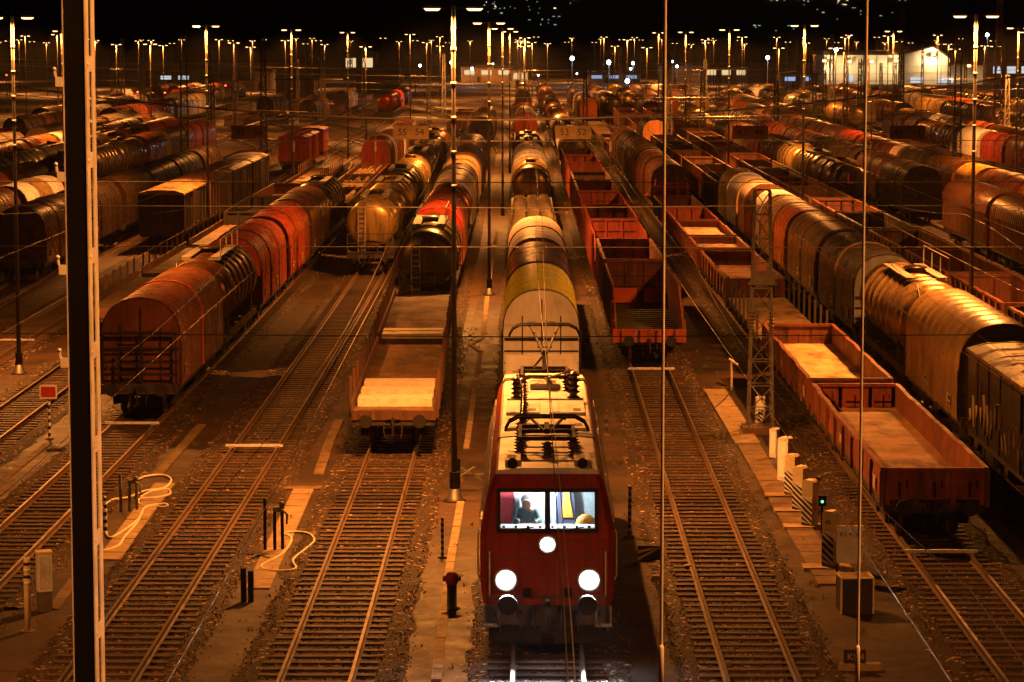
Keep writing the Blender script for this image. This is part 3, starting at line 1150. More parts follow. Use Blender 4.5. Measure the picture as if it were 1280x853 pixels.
def p_flat(B, lod, planks=None, stakes=True, boards=True):
    P = Proto()
    running_gear(P, B, lod)
    w = 1.36
    P.add('deck', MB().box(-w, w, -B / 2 + 0.02, B / 2 - 0.02, 1.17, 1.25).mesh('deck', 'floor'), 'floor')
    if boards:
        for sx in (-1, 1):
            mb = MB()
            mb.box(sx * w - 0.03, sx * w + 0.03, -B / 2 + 0.02, B / 2 - 0.02, 1.0, 1.62)
            P.add('side_board', mb.mesh('side_board', 'rustwall'), 'body')
    if stakes and lod < 2:
        for sx in (-1, 1):
            k = int(B / 2.2)
            for i in range(k):
                y = -B / 2 + 1.0 + (B - 2) * i / (k - 1)
                mb = MB()
                mb.bar((0, 0, 0.95), (0, 0, 2.35), 0.09, 0.12)
                P.add('stake', cached('stake', lambda: mb.mesh('stake', 'rustwall')), 'body', None, (sx * (w + 0.075), y, 0))
    for (ya, yb) in planks or []:
        mb = MB()
        mb.box(-w + 0.12, w - 0.12, ya, yb, 1.254, 1.52)
        P.add('plank', mb.mesh('plank', 'plank'), 'load')
    if lod == 0 and boards:
        mb = MB()
        mb.box(-w, w, -B / 2 - 0.04, -B / 2 + 0.015, 1.02, 1.34)
        for x in (-0.9, 0, 0.9):
            mb.box(x - 0.22, x + 0.22, -B / 2 - 0.08, -B / 2 - 0.04, 1.05, 1.30)
        P.add('end_board', mb.mesh('end_board', 'rustwall'), 'end')
    return P


def p_box(B, lod, zt=3.85):
    P = Proto()
    running_gear(P, B, lod)
    w = 1.42
    b = MB()
    b.box(-w, w, -B / 2 + 0.05, B / 2 - 0.05, 1.1, zt - 0.3)
    if lod < 2:
        for sx in (-1, 1):
            for k in range(9):
                y = -B / 2 + 0.1 + (B - 0.2) * k / 8
                b.box(min(sx * w, sx * (w + 0.05)), max(sx * w, sx * (w + 0.05)), y - 0.04, y + 0.04, 1.12, zt - 0.32)
        for sy in (-1, 1):
            y = sy * (B / 2 - 0.05)
            for x in (-1.34, 0, 1.34):
                b.box(x - 0.045, x + 0.045, min(y, y + sy * 0.05), max(y, y + sy * 0.05), 1.12, zt - 0.32)
    P.add('body', b.mesh('body', 'paint'), 'body')
    rf = MB()
    rf.prism([(w + 0.06, zt - 0.3), (w + 0.04, zt - 0.2), (0.9, zt - 0.05), (0, zt), (-0.9, zt - 0.05), (-w - 0.04, zt - 0.2), (-w - 0.06, zt - 0.3)], -B / 2, B / 2)
    if lod < 2:
        for k in range(10):
            y = -B / 2 + 0.3 + (B - 0.6) * k / 9
            rf.prism([(1.3, zt - 0.16), (0.9, zt - 0.02), (0, zt + 0.03), (-0.9, zt - 0.02), (-1.3, zt - 0.16), (0, zt - 0.1)], y - 0.04, y + 0.04)
    P.add('roof', rf.mesh('roof', 'hood'), 'sec0')
    if lod < 2:
        for sx in (-1, 1):
            d = MB()
            x = sx * (w + 0.03)
            d.box(min(x, x + sx * 0.05), max(x, x + sx * 0.05), -1.6, 1.6, 1.15, zt - 0.42)
            P.add('sliding_door', d.mesh('sliding_door', 'paint'), 'end')
    return P


def p_slat(B, lod):
    """van with vertical battens on the sides and a rounded ribbed roof"""
    P = Proto()
    running_gear(P, B, lod)
    w = 1.40
    for sx in (-1, 1):
        b = MB()
        b.box(min(sx * w, sx * (w - 0.06)), max(sx * w, sx * (w - 0.06)), -B / 2 + 0.1, B / 2 - 0.1, 1.1, 3.05)
        k = int(B / 0.42)
        for i in range(k):
            y = -B / 2 + 0.3 + (B - 0.6) * i / (k - 1)
            b.box(min(sx * w, sx * (w + 0.07)), max(sx * w, sx * (w + 0.07)), y - 0.06, y + 0.06, 1.12, 3.0)
        P.add('side_wall', b.mesh('side_wall', 'rustwall'), 'body')
    h = MB()
    n = 12
    k = int(B / 0.6)
    for r in range(k):
        ra = -B / 2 + 0.1 + (B - 0.2) * r / k
        rb = -B / 2 + 0.1 + (B - 0.2) * (r + 1) / k
        vs = []
        p0, p1 = hoodprof(w + 0.03, 2.95, 3.05, 4.2, n), hoodprof(w + 0.09, 2.95, 3.05, 4.27, n)
        nn = len(p0)
        for yy, pr in ((ra, p0), (ra + 0.2, p0), (ra + 0.26, p1), (rb - 0.06, p1), (rb, p0)):
            vs += [(x, yy, z) for x, z in pr]
        h.add(vs, [(q * nn + i, q * nn + i + 1, (q + 1) * nn + i + 1, (q + 1) * nn + i) for q in range(4) for i in range(nn - 1)], 0, True)
    P.add('roof', h.mesh('roof', 'hoodsheet'), 'sec0')
    for sy in (-1, 1):
        e = MB()
        y = sy * (B / 2 - 0.12)
        e.prism(hoodprof(w - 0.02, 1.1, 3.05, 4.18, n), y - 0.05, y + 0.05)
        P.add('end_wall', e.mesh('end_wall', 'rustwall'), 'end')
    return P


def p_hopper(B, lod):
    """covered hopper with a red braced end frame and a sloped end"""
    P = Proto()
    running_gear(P, B, lod)
    n = 12
    b = MB()
    pr = hoodprof(1.40, 1.7, 3.1, 4.2, n)
    nn = len(pr)
    pts = []
    for y, zb in ((-B / 2 + 1.3, 2.9), (-B / 2 + 2.6, 1.5), (B / 2 - 2.6, 1.5), (B / 2 - 1.3, 2.9)):
        pts += [(x, y, max(z, zb) if z < 1.75 else z) for x, z in pr]
    b.add(pts, [(q * nn + i, q * nn + i + 1, (q + 1) * nn + i + 1, (q + 1) * nn + i) for q in range(3) for i in range(nn - 1)], 0, True)
    b.add(pts[:nn], [tuple(range(nn))], 0)
    b.add(pts[-nn:], [tuple(range(nn))], 0)
    P.add('body', b.mesh('body', 'hood'), 'body')
    for sy in (-1, 1):
        e = MB()
        y = sy * (B / 2 - 0.35)
        yi = sy * (B / 2 - 1.4)
        e.box(-1.42, 1.42, min(y, y - sy * 0.12), max(y, y - sy * 0.12), 2.5, 2.62)
        for x in (-1.25, -0.5, 0.5, 1.25):
            e.bar((x, y, 1.15), (x, y, 2.55), 0.12)
            e.bar((x, y, 2.55), (x * 0.85, yi, 3.75 - abs(x) * 0.4), 0.12)
        e.box(-1.42, 1.42, min(y, yi), max(y, yi), 1.16, 1.24)
        P.add('end_frame', e.mesh('end_frame', 'rustwall'), 'end')
        s_ = MB()
        s_.add([(-1.3, yi, 3.6), (1.3, yi, 3.6), (1.3, yi + sy * 0.1, 2.7), (-1.3, yi + sy * 0.1, 2.7), (-1.3, yi - sy * 1.2, 1.3), (1.3, yi - sy * 1.2, 1.3)], [(0, 1, 2, 3), (3, 2, 5, 4)])
        P.add('slope_plate', s_.mesh('slope_plate', 'rustwall'), 'end')
    return P


def p_skeletal(B, lod):
    P = Proto()
    running_gear(P, B, lod)
    f = MB()
    for sx in (-1, 1):
        f.box(sx * 1.25 - 0.1, sx * 1.25 + 0.1, -B / 2, B / 2, 1.165, 1.34)
    f.box(-0.2, 0.2, -B / 2, B / 2, 1.165, 1.33)
    for k in range(14):
        y = -B / 2 + 0.15 + (B - 0.3) * k / 13
        f.box(-1.3, 1.3, y - 0.12, y + 0.12, 1.17, 1.338)
    for y in (-B / 2 + 0.3, B / 2 - 0.3, B / 2 - 1.2):
        for sx in (-1, 1):
            f.box(sx * 1.15 - 0.12, sx * 1.15 + 0.12, y - 0.12, y + 0.12, 1.338, 1.5)
    P.add('container_frame', f.mesh('container_frame', 'hood'), 'body')
    d = MB()
    d.box(-1.3, 1.3, B / 2 - 0.12, B / 2 - 0.02, 1.345, 2.0)
    for x in (-0.75, 0.75):
        d.box(x - 0.42, x + 0.42, B / 2 - 0.18, B / 2 - 0.12, 1.42, 1.9)
    P.add('end_board', d.mesh('end_board', 'hood'), 'body')
    return P


def p_openend(B, lod):
    """gondola with high ribbed sides, a low red front beam, slatted dark floor and orange panels at the far end"""
    P = Proto()
    running_gear(P, B, lod)
    w = 1.42
    for sx in (-1, 1):
        mb = MB()
        x = sx * w
        mb.prism([(0, 0)] * 3, 0, 0, caps=False) if False else None
        vs = [(x, -B / 2, 1.1), (x, B / 2, 1.1), (x, B / 2, 3.05), (x, -B / 2 + 3.5, 3.05), (x, -B / 2, 1.75)]
        vs += [(x - sx * 0.06, a[1], a[2]) for a in vs]
        mb.add(vs, [(0, 1, 2, 3, 4), (9, 8, 7, 6, 5)] + [(i, (i + 1) % 5, 5 + (i + 1) % 5, 5 + i) for i in range(5)])
        for k in range(9):
            y = -B / 2 + 0.3 + (B - 0.5) * k / 8
            zt = 3.0 if y > -B / 2 + 3.5 else 1.75 + (y + B / 2) / 3.5 * 1.28
            mb.box(min(x, x + sx * 0.1), max(x, x + sx * 0.1), y - 0.06, y + 0.06, 1.0, zt)
        P.add('side_wall', mb.mesh('side_wall', 'rustwall'), 'body')
    fl = MB()
    for k in range(16):
        y = -B / 2 + 0.4 + (B - 1.6) * k / 15
        fl.box(-w + 0.07, w - 0.07, y - 0.2, y + 0.2, 1.2, 1.26)
    fl.box(-w + 0.07, w - 0.07, -B / 2 + 0.1, B / 2 - 0.6, 1.0, 1.19)
    P.add('slatted_floor', fl.mesh('slatted_floor', 'floor'), 'floor')
    for (a, b) in ((-1.25, 0.05), (0.4, 1.25)):
        pn = MB().box(a, b, B / 2 - 0.55, B / 2 - 0.45, 1.27, 1.95)
        P.add('end_panel', pn.mesh('end_panel', 'hood'), 'load')
    e = MB()
    e.box(-w - 0.1, w + 0.1, -B / 2 - 0.1, -B / 2 + 0.06, 0.95, 1.5)
    for x in (-1.1, -0.35, 0.35, 1.1):
        e.box(x - 0.05, x + 0.05, -B / 2 - 0.15, -B / 2 - 0.1, 0.97, 1.48)
    P.add('front_beam', e.mesh('front_beam', 'rustwall'), 'end')
    e = MB()
    e.box(-w + 0.07, w - 0.07, B / 2 - 0.06, B / 2, 1.1, 3.15)
    for x in (-1.3, -0.45, 0.45, 1.3):
        e.box(x - 0.05, x + 0.05, B / 2 - 0.14, B / 2 - 0.06, 1.98, 3.15)
    for z in (2.0, 2.5, 3.1):
        e.box(-w + 0.07, w - 0.07, B / 2 - 0.12, B / 2 - 0.06, z, z + 0.07)
    P.add('end_wall', e.mesh('end_wall', 'rustwall'), 'body')
    return P


KINDS = dict(
    hood=(lambda B, l, **k: p_hood(B, l, **k), 'hood_wagon', 'wagon'),
    tank=(lambda B, l, **k: p_tank(B, l, **k), 'tank_wagon', 'tank wagon'),
    low=(lambda B, l, **k: p_gond(B, l, **k), 'open_wagon', 'wagon'),
    high=(lambda B, l, **k: p_gond(B, l, z1=3.05, posts=9, **k), 'gondola_wagon', 'wagon'),
    flat=(lambda B, l, **k: p_flat(B, l, **k), 'flat_wagon', 'wagon'),
    box=(lambda B, l, **k: p_box(B, l, **k), 'box_wagon', 'wagon'),
    slat=(lambda B, l, **k: p_slat(B, l, **k), 'slatted_van', 'wagon'),
    hopper=(lambda B, l, **k: p_hopper(B, l, **k), 'hopper_wagon', 'wagon'),
    skel=(lambda B, l, **k: p_skeletal(B, l, **k), 'container_wagon', 'wagon'),
    openend=(lambda B, l, **k: p_openend(B, l, **k), 'hopper_gondola', 'wagon'),
)
PC = {}


def rgb(c):
    return CLR[c] if isinstance(c, str) else c


def sc(c, k):
    return tuple(min(1, x * k) for x in rgb(c)[:3])


def wagon(kind, x0, Da, Db, color, label, group, opts=None, secs=None, end=None, rib=None, floor=None, load=None, frame=None, flip=False):
    opts = opts or {}
    D = (Da + Db) / 2
    B = round(Db - Da, 1)
    lod = 0 if Da < 165 else 1 if Da < 300 else 2
    key = (kind, B, lod, repr(sorted(opts.items())))
    fn, name, cat = KINDS[kind]
    if key not in PC:
        PC[key] = fn(B, lod, **opts)
    P = PC[key]
    root = thing(name, label, cat, (TX(x0, D), D, 0), TANG(x0, D) + (PI if flip else 0), group)
    base = rgb(color)
    col = {'body': base, 'end': rgb(end) if end else sc(base, 0.8), 'rib': rgb(rib) if rib else sc(base, 0.55), 'frame': rgb(frame) if frame else (0.03, 0.02, 0.014),
           'dark': (0.02, 0.015, 0.012), 'floor': rgb(floor) if floor else (0.14, 0.075, 0.03), 'load': rgb(load) if load else (0.45, 0.3, 0.15)}
    for k in range(4):
        col['sec%d' % k] = rgb(secs[min(k, len(secs) - 1)]) if secs else base
    made = []
    for (nm, me, role, par, loc, rz) in P.parts:
        made.append(link(nm, me, root if par is None else made[par], loc, rz, col[role]))
    return root
# ------------------------------------------------------------------ trains
KW = dict(hood='hood wagon', tank='tank wagon', low='low-sided open wagon', high='high-sided gondola', flat='stake flat wagon', box='box wagon', slat='slatted van',
          hopper='covered hopper wagon', skel='skeletal container wagon', openend='open-ended gondola')
PAL_H = ['brown'] * 4 + ['rust'] * 3 + ['grey'] * 2 + ['dark'] * 3 + ['orange', 'beige', 'silver', 'red', 'olive', 'brass', 'white']
PAL_T = ['dark'] * 3 + ['olive'] * 2 + ['grey', 'brown', 'brass', 'silver', 'rust']
PAL_G = ['rust'] * 3 + ['brown'] * 3 + ['red', 'dark']


def auto(k, rr):
    """a random wagon of one kind: colour and options"""
    if k == 'hood':
        c = rr.choice(PAL_H)
        o = dict(color=c, opts=dict(nsec=rr.choice([2, 3, 3])), end=sc(c, rr.choice([0.6, 0.8, 1.2])))
        if rr.random() < 0.35:
            o['secs'] = [c, sc(c, 0.75), c]
        if rr.random() < 0.25:
            o['opts'] = dict(nsec=1, ribs=9)
        return o
    if k == 'tank':
        return dict(color=rr.choice(PAL_T), opts=dict(bands=rr.choice([4, 6, 6])))
    if k == 'high':
        return dict(color=rr.choice(PAL_G))
    if k == 'low':
        return dict(color=rr.choice(PAL_G), opts=dict(load=rr.choice([None, None, 'gravel'])))
    if k == 'flat':
        return dict(color='brown')
    if k == 'box':
        return dict(color=rr.choice(['brown', 'dark', 'grey', 'rust']), secs=[rr.choice(['grey', 'brown', 'beige'])])
    return dict(color='brown')


LEN = dict(hood=13.0, tank=14.4, high=13.0, low=17.5, flat=18.6, box=14.0)
NUM = ['thirteen', 'fourteen', 'fifteen', 'sixteen', 'eight', 'nine', 'ten', 'eleven', 'twelve', 'thirteen', 'fourteen', 'fifteen', 'sixteen', 'seventeen', 'eighteen']


def train(x0, where, specs, fill=None, seed=0):
    """specs: explicit wagons; fill: list of (D0, D1, kinds) filled at random.  Labels count from the near end."""
    grp = 'wagons of the train ' + where
    idx = 0
    rr = random.Random(1000 + seed)
    for sp in specs:
        kind, Da, Db, color = sp[:4]
        kw = dict(sp[4]) if len(sp) > 4 else {}
        lab = kw.pop('label', None)
        if not lab:
            lab = '%s %s, %s in train %s' % (WORDS[color], KW[kind], ORD[idx], where)
        wagon(kind, x0, Da, Db, color, lab, grp, **kw)
        idx += 1
    for (D0, D1, kinds) in fill or []:
        D = D0
        while D < D1:
            k = rr.choice(kinds)
            run = rr.choice([2, 3, 4, 5])
            base = auto(k, rr)
            for _ in range(run):
                if D + LEN[k] > D1:
                    D = D1
                    break
                kw = dict(base) if rr.random() < 0.6 else auto(k, rr)
                c = kw.pop('color')
                lab = '%s %s, %s in train %s' % (WORDS[c], KW[k], ORD[idx], where)
                wagon(k, x0, D, D + LEN[k], c, lab, grp, **kw)
                idx += 1
                D += LEN[k] + 1.35


H = dict
# the train behind the locomotive
train(0.35, 'behind the lit locomotive', [
    ('skel', 79.3, 98.4, 'white'),  # white stands in for the lamplight on its frame
    ('hood', 99.8, 112.2, 'yellow', H(end='white', rib=(0.5, 0.6, 0.02), opts=H(nsec=1), label='yellow hood wagon with white end wall behind the raised pantograph')),
    ('hood', 113.5, 125.2, 'brown', H(end='brown', secs=[(0.15, 0.062, 0.022)], opts=H(nsec=1, zt=4.2), label='brown hood wagon between the yellow hood and the pinkish white hood')),
    ('hood', 126.5, 142, 'pink', H(end='rust', secs=['white', 'pink'], rib='rust', opts=H(nsec=2))),
    ('low', 143.4, 160.5, 'beige', H(opts=H(load='sacks'))),
    ('low', 161.9, 179, 'beige', H(opts=H(load='sacks'))),
    ('low', 180.4, 197.5, 'beige', H(opts=H(load='sacks'))),
    ('tank', 200, 216, 'brass', H(opts=H(bands=2, walk=False))),
    ('hood', 217.5, 231.5, 'silver', H(secs=['silver', 'white'], opts=H(nsec=2))),
    ('hood', 233, 247, 'silver', H(opts=H(nsec=2))),
    ('tank', 249, 264, 'brown'), ('tank', 265.5, 280.5, 'dark'),
    ('low', 282, 300, 'rust'), ('low', 301.5, 319.5, 'brown'), ('low', 321, 339, 'rust'),
    ('hood', 345, 358, 'red', H(secs=['dark', 'silver'], opts=H(nsec=2))),
    ('hood', 360, 373, 'silver'), ('hood', 374.5, 387.5, 'white')],
    [(389, 470, ['tank', 'hood', 'low']), (500, 610, ['hood', 'high'])], 1)
# planks
train(-4.58, 'led by the plank-laden flat', [
    ('flat', 88.2, 108.4, 'brown', H(opts=H(planks=[(-8.5, -7.4), (-6.3, -5.2), (-4.1, -3.0)]), floor=(0.20, 0.10, 0.035), load=(0.7, .6, .4), label='brown stake flat wagon carrying three pale planks at its front end')),
    ('flat', 109.8, 130, 'brown', H(opts=H(planks=[(-9.9, -8.95), (-8.6, -7.7)]), floor=(0.16, 0.08, 0.03), label='brown flat wagon with two pale planks, in front of the dark tank end')),
    ('tank', 132, 147.2, 'olive', H(opts=H(bands=3), end='silver', label='dark olive tank wagon behind the plank-laden flat wagons')),
    ('hood', 148.8, 163, 'rust', H(end='brightred', secs=['brightred', 'rust'], opts=H(nsec=2, rail=True))),
    ('tank', 164.5, 179.5, 'rust', H(opts=H(bands=2, walk=False))),
    ('hood', 181, 195, 'white', H(secs=['pink', 'white'], opts=H(nsec=2))),
    ('hood', 196.5, 210, 'brown', H(secs=['brown', 'beige'], opts=H(nsec=2))),
    ('hood', 211.5, 225, 'beige', H(secs=['brass', 'brown'], opts=H(nsec=2))),
    ('hood', 226.5, 240, 'dark'), ('hood', 241.5, 255, 'brown', H(rib='beige')), ('hood', 256.5, 270, 'dark', H(rib='beige'))], [], 2)
# brass tanks
train(-9.18, 'led by the brass coloured tank', [
    ('tank', 157, 172.5, 'brass', H(opts=H(bands=2), label='shiny brass coloured tank wagon with rooftop walkway, first of its train')),
    ('tank', 174, 189.5, 'brass', H(opts=H(bands=3))),
    ('tank', 191, 206.5, 'olive', H(opts=H(bands=3))),
    ('tank', 208, 223.5, 'brass', H(opts=H(bands=6, walk=False))),
    ('tank', 225, 240.5, 'dark'), ('tank', 242, 257.5, 'olive'), ('tank', 259, 274.5, 'dark'), ('tank', 276, 291.5, 'brown')],
    [(300, 345, ['low', 'flat'])], 3)
# brown hood
train(-14.0, 'led by the brown hood wagon', [
    ('hood', 96, 110.2, 'brown', H(end=(0.13, 0.036, 0.014), rib=(0.75, 0.15, 0.05), secs=[(0.27, 0.088, 0.024), (0.20, 0.066, 0.02)], opts=H(nsec=2, rail=True, zs=2.8, rw=0.15), label='brown hood wagon with orange middle rib and dark railing at its end')),
    ('tank', 111.6, 125, 'brown', H(opts=H(bands=6, big=1.48), label='brown ringed tank wagon between the brown hood and the red hoods')),
    ('hood', 126.4, 140.4, 'red', H(secs=[(0.40, 0.06, 0.02), (0.33, 0.047, 0.016), (0.36, .055, .02)], rib='black', opts=H(nsec=3))),
    ('hood', 141.8, 155.8, 'red', H(secs=[(0.36, 0.05, 0.017), (0.30, 0.042, 0.016), (0.24, .04, .02)], rib='orange', opts=H(nsec=3))),
    ('hood', 157.2, 172, 'brown', H(opts=H(nsec=2))),
    ('tank', 173.5, 189, 'dark', H(opts=H(bands=5))),
    ('low', 190.5, 210, 'brown', H(opts=H(load='pipes'))), ('low', 211.5, 231, 'brown', H(opts=H(load='pipes'))), ('low', 232.5, 252, 'rust', H(opts=H(load='pipes'))),
    ('hood', 256, 269, 'red', H(end='red', secs=['red', 'pink'], opts=H(nsec=2))), ('hood', 270.5, 283.5, 'rust'), ('hood', 285, 298, 'beige', H(secs=['white', 'beige']))],
    [(300, 330, ['hood'])], 4)
train(-18.8, 'of stake flats beside the brown hoods', [
    ('flat', 121, 139.6, 'brown', H(floor=(0.10, 0.055, 0.022))), ('flat', 141, 159.6, 'brown'), ('flat', 161, 179.6, 'brown'), ('low', 181, 198.5, 'dark'), ('low', 200, 217.5, 'rust')],
    [(222, 262, ['low', 'flat'])], 5)
train(-23.5, 'of box wagons beyond the brown hoods', [
    ('box', 174, 188, 'dark', H(secs=['beige'], end=(.07, .045, .025), label='dark box wagon with pale curved roof, first of its train')),
    ('box', 189.4, 203.4, 'brown', H(secs=['brown'])), ('box', 204.8, 218.8, 'dark', H(secs=['brown'])), ('box', 220.2, 234.2, 'dark', H(secs=['grey'])),
    ('box', 276, 284, 'brightred', H(secs=['brightred'])), ('box', 285.4, 293.4, 'brightred', H(secs=['brightred'])), ('box', 300, 308, 'brightred', H(secs=['rust']))], [], 6)
train(-28.2, 'just beyond the box wagons', [
    ('hood', 150, 164, 'brown'), ('hood', 165.5, 179.5, 'dark'), ('hood', 181, 195, 'dark', H(opts=H(nsec=2))), ('hood', 196.5, 210.5, 'black', H(opts=H(nsec=2))),
    ('hood', 212, 226, 'dark'), ('hood', 227.5, 241.5, 'brown', H(secs=['brown', 'dark']))], [(246, 300, ['low', 'flat'])], 7)
train(-33.0, 'with the pale hood, far left', [
    ('hood', 140, 154, 'brown', H(rib='dark')), ('hood', 155.5, 169.5, 'brown', H(opts=H(nsec=1, ribs=12))), ('hood', 171.5, 186, 'white', H(secs=['white', 'beige', 'white'], end='grey')),
    ('hood', 187.5, 201, 'dark')], [(204, 262, ['high', 'low'])], 8)
train(-37.7, 'of dark ringed tanks behind the boxes', [
    ('hood', 178, 192, 'orange'), ('hood', 193.5, 207.5, 'brown'),
    ('tank', 214, 229, 'dark', H(opts=H(bands=6))), ('tank', 230.5, 245.5, 'olive', H(opts=H(bands=6))), ('tank', 247, 262, 'olive', H(opts=H(bands=6))),
    ('hood', 263.5, 277, 'rust', H(secs=['rust', 'brown']))], [(280, 330, ['hood', 'tank'])], 9)
train(-42.4, 'nine tracks left of the locomotive', [], [(205, 330, ['hood', 'high', 'tank'])], 10)
train(-47.1, 'ten tracks left of the locomotive', [('hood', 238, 252, 'orange'), ('hood', 253.5, 267.5, 'orange', H(secs=['rust', 'orange'])), ('hood', 269, 283, 'beige', H(secs=['pink', 'beige']))], [(286, 360, ['tank', 'hood'])], 11)
train(-51.8, 'eleven tracks left of the locomotive', [('hood', 262, 276, 'grey')], [(290, 370, ['hood', 'hood', 'low'])], 12)
train(-56.5, 'twelve tracks left of the locomotive', [('box', 290, 304, 'brightred', H(secs=['brightred']))], [(308, 350, ['low'])], 13)
train(-56.5, 'of far orange hoods, left side', [('hood', 372, 386, 'orange', H(secs=['beige', 'orange'])), ('hood', 387.5, 401.5, 'orange'), ('hood', 403, 417, 'rust'), ('hood', 418.5, 432.5, 'red')], [(436, 500, ['hood', 'tank'])], 14)
for i, x in enumerate((-61.2, -66.0, -70.7, -75.4)):
    a = abs(x) * 5.2 + rnd.uniform(0, 40)
    train(x, '%s tracks left of the locomotive' % NUM[i], [], [(a, a + 120, ['hood', 'tank', 'high', 'low', 'hood']), (a + 150, 600, ['hood', 'tank', 'hood'])], 20 + i)

train(-23.5, 'of far red tanks at the ladder', [('tank', 470, 485, 'brightred'), ('tank', 486.5, 501.5, 'red'), ('hood', 503, 517, 'brightred'), ('tank', 518.5, 533.5, 'dark'), ('hood', 535, 549, 'red')], [], 50)
train(-33.0, 'of far dark hoods at the ladder', [('hood', 420, 434, 'dark'), ('hood', 435.5, 449.5, 'brown'), ('low', 451, 468.5, 'dark'), ('low', 470, 487.5, 'rust')], [(500, 600, ['hood', 'low'])], 51)
train(-42.4, 'of low wagons beyond the ladder', [('low', 400, 417.5, 'brown'), ('low', 419, 436.5, 'rust')], [(450, 590, ['hood', 'high', 'low'])], 52)
for i_, (x_, a_, b_) in enumerate(((-9.18, 380, 470), (-4.58, 330, 420), (-14.0, 335, 380))):
    train(x_, ('far beyond the brass tanks', 'far beyond the plank wagons', 'far beyond the red hoods')[i_], [], [(a_, b_, ['low', 'flat', 'hood'])], 60 + i_)
# right of the locomotive
train(4.9, 'led by the open-ended gondola', [
    ('openend', 112, 126.4, 'rust', H(end=(0.28, 0.042, 0.018), load=(0.85, 0.14, 0.03), floor=(0.035, 0.024, 0.016), label='rusty open-ended gondola with red front beam and two orange panels inside')),
    ('high', 127.8, 141.2, 'rust', H(floor=(0.02, .015, .01), end=(0.30, 0.07, 0.028))),
    ('openend', 142.6, 156, 'red', H(end='red', load=(0.75, 0.08, 0.03), floor=(0.05, 0.03, 0.02))),
    ('high', 157.4, 170.8, 'red', H(floor=(0.06, .035, .02))),
    ('openend', 172.2, 185.6, 'red', H(end='red', load=(0.7, 0.08, 0.03), floor=(0.03, 0.02, 0.015))),
    ('high', 187, 200.4, 'red'), ('high', 201.8, 215.2, 'brown'), ('openend', 216.6, 230, 'red', H(end='brightred', load=(.7, .1, .03))),
    ('high', 231.4, 244.8, 'red'), ('high', 246.2, 259.6, 'rust'),
    ('tank', 266, 281, 'beige', H(opts=H(bands=3))), ('tank', 282.5, 297.5, 'white', H(opts=H(bands=3))), ('tank', 299, 314, 'dark')],
    [(318, 400, ['tank', 'hood', 'high']), (405, 480, ['tank', 'hood']), (500, 600, ['hood'])], 30)
train(10.75, 'led by the empty low wagon', [
    ('low', 71.8, 89.8, 'rust', H(floor=(0.26, 0.135, 0.05), end=(0.26, 0.045, 0.016), label='empty rust red low-sided wagon beside the small cabinets')),
    ('low', 91.2, 109, 'rust', H(floor=(0.52, 0.34, 0.14), label='rust red low-sided wagon with pale sandy floor beside the lattice mast')),
    ('flat', 110.6, 128.6, 'dark', H(floor=(0.28, 0.17, 0.075), opts=H(boards=False), label='flat wagon with worn planked deck and dark stakes behind the lattice mast')),
    ('low', 130, 147.5, 'rust', H(floor=(0.24, 0.10, 0.045))),
    ('low', 149, 158, 'rust', H(floor=(0.62, 0.30, 0.15), opts=H(load='gravel'), load=(0.6, 0.36, 0.2))),
    ('low', 159.4, 172, 'rust', H(floor=(0.5, 0.28, 0.15), opts=H(load='gravel'), load=(0.5, 0.3, 0.17))),
    ('low', 173.4, 186, 'red', H(floor=(0.22, 0.09, 0.04))), ('low', 187.4, 200, 'rust'),
    ('hopper', 202, 216, 'brown', H(end=(0.40, 0.05, 0.02), label='brown covered hopper wagon with braced red end frame')),
    ('hood', 217.5, 231.5, 'brown'), ('hood', 233, 247, 'dark'), ('hood', 248.5, 262.5, 'brown', H(secs=['brown', 'beige'])), ('hood', 264, 278, 'dark'), ('hood', 279.5, 293.5, 'brown')],
    [(296, 420, ['hood', 'flat', 'low']), (440, 560, ['hood', 'low'])], 31)
train(15.3, 'led by the dark graffiti box wagon', [
    ('box', 69.5, 86.2, (0.012, 0.009, 0.006), H(secs=[(0.10, 0.055, 0.025)], label='dark box wagon with pale graffiti scrawl on its flank')),  # unlit flank put into the near-black body colour
    ('hood', 87.6, 100.4, 'beige', H(secs=[(0.30, 0.18, 0.065)], end='black', opts=H(nsec=1, ribs=9), label='ribbed beige hood wagon with black arched end behind the graffiti box wagon')),
    ('tank', 101.6, 115, (0.27, 0.17, 0.075), H(opts=H(bands=7, big=1.47), end='dark', label='ringed beige tank wagon behind the ribbed hood')),
    ('hood', 116.4, 130.4, 'bluegrey', H(secs=[(0.15, 0.13, 0.11), (0.10, 0.065, 0.035)], rib='beige', opts=H(nsec=2))),
    ('hood', 131.8, 145.8, 'brown', H(secs=[(0.16, 0.10, 0.05), (0.12, 0.07, 0.035)], rib='beige', opts=H(nsec=2))),
    ('hood', 147.2, 161, 'beige', H(secs=['orange', 'beige'], rib='brown', opts=H(nsec=2), end='brown')),
    ('hood', 162.4, 179.6, 'pink', H(secs=['white', 'brown', 'pink'], rib='brown', opts=H(nsec=3))),
    ('hood', 181, 197, 'brass', H(secs=['white', 'brass'], rib='white', opts=H(nsec=2))),
    ('high', 199, 212, 'dark', H(floor=(0.03, 0.02, 0.015))), ('high', 213.4, 226.4, 'rust'), ('high', 227.8, 240.8, 'brown'), ('high', 242.2, 255.2, 'rust'),
    ('high', 256.6, 269.6, 'brown'), ('high', 271, 284, 'dark'), ('high', 285.4, 298.4, 'brown'),
    ('hood', 317, 331, 'dark', H(end=(0.7, 0.3, 0.1)))], [(333, 430, ['hood', 'high']), (450, 600, ['hood', 'tank', 'high'])], 32)  # orange end wall has the lamplight on that face in its colour
